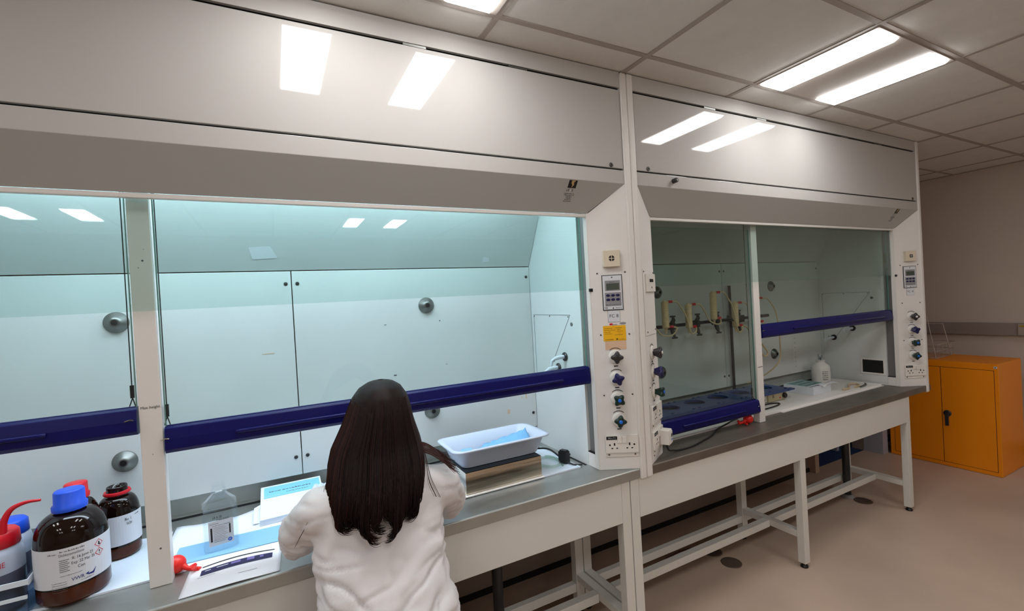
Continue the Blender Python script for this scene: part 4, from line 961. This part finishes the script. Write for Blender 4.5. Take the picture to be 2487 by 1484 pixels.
# ------------------------------------------------------------------ person
def cap_chain(b, pts, step=.35):
    for (p, r), (q, s_) in zip(pts, pts[1:]):
        p, q = Vector(p), Vector(q); d = (q-p).length; n = max(2, int(d/(min(r if not isinstance(r,tuple) else min(r), s_ if not isinstance(s_,tuple) else min(s_))*step)))
        rp = Vector(r) if isinstance(r, tuple) else Vector((r,r,r)); rq = Vector(s_) if isinstance(s_, tuple) else Vector((s_,s_,s_))
        for i in range(n+1):
            f = i/n; c = p.lerp(q, f); rr = rp.lerp(rq, f); b.sphere(tuple(c), tuple(rr), None, 12, 8)
def remesh(name, b, parent, m, voxel, smooth_it=6, disp=None, mats=None):
    o = obj(name, b, parent, m=m)
    md = o.modifiers.new('r', 'REMESH'); md.mode = 'VOXEL'; md.voxel_size = voxel; md.use_smooth_shade = True
    sm = o.modifiers.new('s', 'SMOOTH'); sm.factor = .6; sm.iterations = smooth_it
    dg = bpy.context.evaluated_depsgraph_get(); dg.update(); ev = o.evaluated_get(dg); me = bpy.data.meshes.new_from_object(ev)
    o.modifiers.clear(); old = o.data; o.data = me; bpy.data.meshes.remove(old)
    me.materials.clear(); 
    for k in (mats or [m]): me.materials.append(k)
    off = ORG[o.name]
    if disp:
        co = [v.co.copy() for v in me.vertices]; no = [v.normal.copy() for v in me.vertices]
        for i, v in enumerate(me.vertices): v.co = co[i]+no[i]*disp(co[i]+off, no[i])
    for p in me.polygons: p.use_smooth = True
    me.update(); return o
P0 = (-1.18, -.34, .565)
per = thing('person', P0, 'person in a white lab coat with long dark brown hair, seen from behind', 'person')
b = MB(); b.mats = [SKIN]
HC = Vector((-1.143, -.125, 1.262))
b.sphere(tuple(HC), (.070,.084,.092)); b.sphere((-1.141,-.085,1.215), (.052,.055,.068)); b.sphere((-1.140,-.070,1.175), (.035,.036,.030))
b.sphere((-1.140,-.030,1.235), (.010,.016,.020)); b.sphere((-1.140,-.030,1.250), (.008,.012,.022)); b.sphere((-1.140,-.036,1.200), (.020,.012,.007))   # nose, lips
for sx in (-1, 1): b.sphere((-1.143+sx*.072,-.115,1.245), (.009,.018,.028)); b.sphere((-1.140+sx*.027,-.046,1.256), (.013,.010,.009))
cap_chain(b, [((-1.146,-.13,1.19), .048), ((-1.152,-.165,1.10), .052)])
SL, SR = (-1.315,-.17,1.045), (-.99,-.165,1.035); EL, ER = (-1.378,-.015,.905), (-.905,-.01,.900); WL, WR = (-1.315,.19,.935), (-1.005,.20,.925)
cap_chain(b, [(SL,.05),((-1.15,-.18,1.07),(.06,.06,.05)),(SR,.05)])
cap_chain(b, [((-1.155,-.185,1.04),(.13,.075,.07)),((-1.165,-.215,.95),(.12,.08,.07)),((-1.175,-.26,.86),(.11,.08,.07)),((-1.18,-.32,.70),(.14,.11,.09)),((-1.18,-.34,.66),(.15,.12,.09))])
for S1, E1, W1 in ((SL,EL,WL),(SR,ER,WR)): cap_chain(b, [(S1,.043),(E1,.034),(W1,.024)])
for sx in (-1, 1):
    hip = (-1.18+sx*.085,-.33,.645); kn = (-1.18+sx*.15,-.085,.50); an = (-1.18+sx*.13,-.20,.12)
    cap_chain(b, [(hip,.078),(kn,.050),(an,.034)])
def hand(W1, d, side):
    d = Vector(d).normalized(); upv = Vector((0,0,1)); sd = d.cross(upv).normalized(); W1 = Vector(W1)
    cap_chain(b, [(tuple(W1),.024),(tuple(W1+d*.03),(.030,.026,.016)),(tuple(W1+d*.075),(.034,.028,.014))])
    for i, (o_, ln) in enumerate(((-.027,.060),(-.009,.068),(.009,.064),(.027,.050))):
        a = W1+d*.082+sd*o_; m1 = a+d*ln*.45+upv*.004; m2 = m1+d*ln*.32-upv*.012; m3 = m2+d*ln*.15-upv*.016
        cap_chain(b, [(tuple(a),.0088),(tuple(m1),.0082),(tuple(m2),.0076),(tuple(m3),.007)], .5)
    a = W1+d*.03+sd*side*.028; m1 = a+sd*side*.02+d*.028-upv*.004; m2 = m1+d*.028+sd*side*.002-upv*.008; cap_chain(b, [(tuple(a),.012),(tuple(m1),.0095),(tuple(m2),.008)], .5)
body = remesh('body', b, per, SKIN, .0045, 3)
for W_, D_, sd_ in ((WL, (.35,.9,.08), 1), (WR, (-.45,.85,.05), -1)):
    b = MB(); b.mats = [GLOVE]; hand(W_, D_, sd_); gl = remesh('nitrile_glove', b, per, MATS.get('pale_glove') or mat('pale_glove', (192, 202, 226), .5), .003, 2)
# face details: eyes and brows
b = MB()
for sx in (-1, 1): b.sphere((-1.140+sx*.027,-.0395,1.256), (.0085,.006,.005), WHITEP, 12, 8).sphere((-1.140+sx*.027,-.0345,1.256), (.0035,.002,.0035), INK, 8, 6)
obj('eyes', b, per)
b = MB().tube([(-1.158,-.0235,1.199),(-1.140,-.0225,1.198),(-1.122,-.0235,1.199)], [.001,.003,.001], 8, mat('lip', (180, 90, 84), .4)); obj('mouth', b, per)
# trousers and shoes
b = MB(); b.mats = [BLACK]
for sx in (-1, 1):
    hip = (-1.18+sx*.085,-.33,.645); kn = (-1.18+sx*.15,-.085,.50); an = (-1.18+sx*.13,-.20,.14); cap_chain(b, [(hip,.090),(kn,.062),(an,.048)])
remesh('trousers', b, per, mat('dark_denim', (30, 34, 48), .8), .008, 4)
b = MB(); b.mats = [BLACK]
for sx in (-1, 1): cap_chain(b, [((-1.18+sx*.13,-.22,.055),(.034,.034,.05)),((-1.18+sx*.135,-.13,.042),(.038,.04,.035)),((-1.18+sx*.14,-.05,.034),(.036,.03,.028))])
remesh('shoes', b, per, BLACK, .006, 3)
# lab coat
b = MB(); b.mats = [COAT]
cap_chain(b, [((-1.318,-.178,1.042),(.062,.066,.058)),((-1.235,-.182,1.072),(.07,.07,.045)),((-1.152,-.185,1.085),(.075,.075,.045)),((-1.07,-.180,1.067),(.07,.07,.045)),((-.988,-.172,1.036),(.060,.064,.058))], .25)
cap_chain(b, [((-1.160,-.190,1.03),(.178,.100,.075)),((-1.170,-.215,.95),(.184,.108,.075)),((-1.176,-.250,.875),(.176,.114,.07)),((-1.180,-.31,.76),(.192,.138,.08)),((-1.180,-.335,.66),(.202,.155,.08)),((-1.180,-.34,.58),(.212,.165,.07))], .22)
cap_chain(b, [((-1.322,-.168,1.035),(.066,.066,.066)),((-1.362,-.095,.970),.063),(EL,.053),((-1.335,.12,.93),.045),((-1.322,.175,.934),.040)], .22)
cap_chain(b, [((-.980,-.160,1.028),(.064,.066,.066)),((-.938,-.085,.960),.063),(ER,.053),((-.970,.13,.918),.045),((-.996,.18,.924),.040)], .22)
for i in range(14):
    a = PI*(.05+.9*i/13)+PI; b.sphere((-1.150+.062*math.cos(a)*1.1, -.165+.062*math.sin(a), 1.118+.004*math.sin(a)), (.020,.016,.026), None, 10, 6)
def folds(p, n):
    x, y, z = p
    back = max(0, -n.y); d = .010*noise.noise(Vector((x*9, y*9, z*11)))
    # long creases: ridged noise stretched along diagonal pulls
    side = 1 if x > -1.17 else -1
    q = Vector(((x+1.17)*7+side*(z-1)*5, y*5, (z-1)*17-side*(x+1.17)*9))
    r1 = 1-abs(noise.noise(q))*2.4; r1 = max(0, r1)**3
    low = max(0, min(1, (1.03-z)/.10))
    d -= .011*r1*low*(.35+back)
    q2 = Vector(((x+1.17)*6, y*5, z*30)); r2 = max(0, 1-abs(noise.noise(q2))*3.0)**2
    d -= .006*r2*low
    arm = max(0, min(1, (abs(x+1.165)-.165)/.03))
    r3 = max(0, 1-abs(noise.noise(Vector((x*8, y*9, z*20+y*12))))*2.8)**2
    d -= .006*arm*r3
    d += .0020*noise.noise(Vector((x*40, y*40, z*22)))
    if abs(z-1.045+.25*(abs(x+1.165)-.17)) < .004 and abs(x+1.165) > .12: d -= .002
    if z < .82: d += .014*(.82-z)/.2*math.sin(x*34+1.5)*back
    return d
coat = remesh('lab_coat', b, per, COAT, .0075, 6, folds)
# hair: inner shell plus strands
ENV = [(1.372,-1.134,-.132,.004,.004),(1.366,-1.135,-.132,.034,.04),(1.352,-1.137,-.132,.058,.066),(1.325,-1.140,-.134,.077,.086),(1.29,-1.144,-.137,.088,.100),(1.25,-1.150,-.142,.099,.107),(1.19,-1.158,-.150,.122,.115),
       (1.14,-1.164,-.165,.131,.130),(1.10,-1.171,-.180,.133,.135),(1.05,-1.181,-.190,.132,.140),(1.00,-1.188,-.200,.126,.146),(.96,-1.191,-.205,.116,.148),(.90,-1.198,-.205,.10,.145)]
def env(z):
    for a, c_ in zip(ENV, ENV[1:]):
        if z >= c_[0]:
            f = min(1, (a[0]-z)/(a[0]-c_[0])) if a[0] != c_[0] else 0; return [a[i]+(c_[i]-a[i])*max(0,f) for i in range(1,5)]
    return ENV[-1][1:]
def hp(phi, z, k=1.0):
    cx, cy, a, bb = env(z); z = z-.008*max(0, min(1, (z-1.2)/.15)); return Vector((cx+a*math.sin(phi)*k, cy-bb*math.cos(phi)*k, z))
b = MB(); vs = []; fs = []; NP = 40; zs = [1.371-.002*i for i in range(4)]+[1.36-.0085*i for i in range(41)]
PM = lambda z: math.radians(180 if z > 1.33 else 180-60*min(1,(1.33-z)/.05) if z > 1.1 else 120-30*min(1,(1.1-z)/.06))
for z in zs:
    if z < 1.085: continue
    pm = PM(z)
    for k in range(NP+1):
        phi = -pm+2*pm*k/NP; vs.append(hp(phi, z, .955+.012*math.sin(phi*31+z*7)))
n = NP+1
for i in range(len(vs)//n-1):
    for k in range(NP): fs.append((i*n+k, i*n+k+1, (i+1)*n+k+1, (i+1)*n+k))
b.add(vs, fs, HAIR, True)
hs = obj('hair', b, per); s = hs.modifiers.new('s', 'SOLIDIFY'); s.thickness = .010; s.offset = 0
b = MB(); r = random.Random(12)
for i in range(3000):
    phi = r.uniform(-1, 1); phi = math.radians(118)*phi
    cl = round(phi*9)/9; zend = 1.014+.045*abs(math.sin(cl*23.1+1.3))+r.uniform(-.008, .010)+(.05*r.random() if r.random() < .25 else 0)+(.05*abs(phi)**2.2*.35)
    pts = []; k = r.uniform(.965, 1.02); z = 1.371; m_ = 17; wv = r.uniform(0, 6)
    for j in range(m_):
        f = j/(m_-1); z = 1.371-(1.371-zend)*(f**1.15 if f < 1 else 1); ph = phi
        if z < 1.12: ph = phi+(cl-phi)*.72*min(1,(1.12-z)/.12)+.02*math.sin(wv+f*5)
        lim = math.radians(100) if z > 1.15 else math.radians(85)
        ph = max(-lim, min(lim, ph)) if z < 1.30 else ph
        pts.append(hp(ph, z, k if z > 1.10 else k+.02*math.sin(cl*40)*min(1,(1.1-z)/.08)))
    sgn = (1 if math.sin(cl*17) > -.2 else -1) if abs(phi) < .35 else (-1 if phi > 0 else 1)
    e = pts[-1]; L_ = r.uniform(.011, .022)*(.7+.6*abs(math.sin(cl*31)))
    for q in range(1, 6):
        t_ = q/5*1.9; pts.append(e+Vector((L_*sgn*(1-math.cos(t_)), -.004*q/5, -L_*math.sin(t_)*1.25)))
    n_ = len(pts); R_ = [.0011 if j < 4 else .0013 if j < n_-8 else .0013*(1-(j-(n_-8))/9) for j in range(n_)]
    b.tube(pts, R_, 3, LOCK if r.random() < (.02 if abs(phi) < .9 else .2) else HAIR)
for i in range(70):    # locks falling forward over the right shoulder, strays at the left
    f = r.random(); s0 = hp(math.radians(75+20*f), 1.15+.02*f, 1.0)
    b.tube(spline([s0, s0+Vector((.025,-.012+.02*f,-.012)), s0+Vector((.05,-.03+.045*f,-.032)), s0+Vector((.078+.02*r.random(),-.045+.06*f,-.058-.02*r.random()))], 4), .0007, 3, LOCK)
for i in range(9):
    f = r.random(); s0 = hp(-math.radians(80+15*f), 1.16-.06*f, 1.0)
    b.tube(spline([s0, s0+Vector((-.014,-.014,-.035)), s0+Vector((-.030-.02*f,-.035,-.07)), s0+Vector((-.055-.03*f,-.045,-.10-.02*f))], 6), .0005, 3, LOCK)
for i in range(9):
    f = r.random(); s0 = hp(math.radians(65+15*f), 1.20, 1.0)
    b.tube(spline([s0, s0+Vector((.008,-.03,-.05)), s0+Vector((.002+.01*f,-.065,-.11)), s0+Vector((.012+.02*f,-.085,-.15-.02*f))], 6), .0005, 3, LOCK)
obj('strands', b, hs)
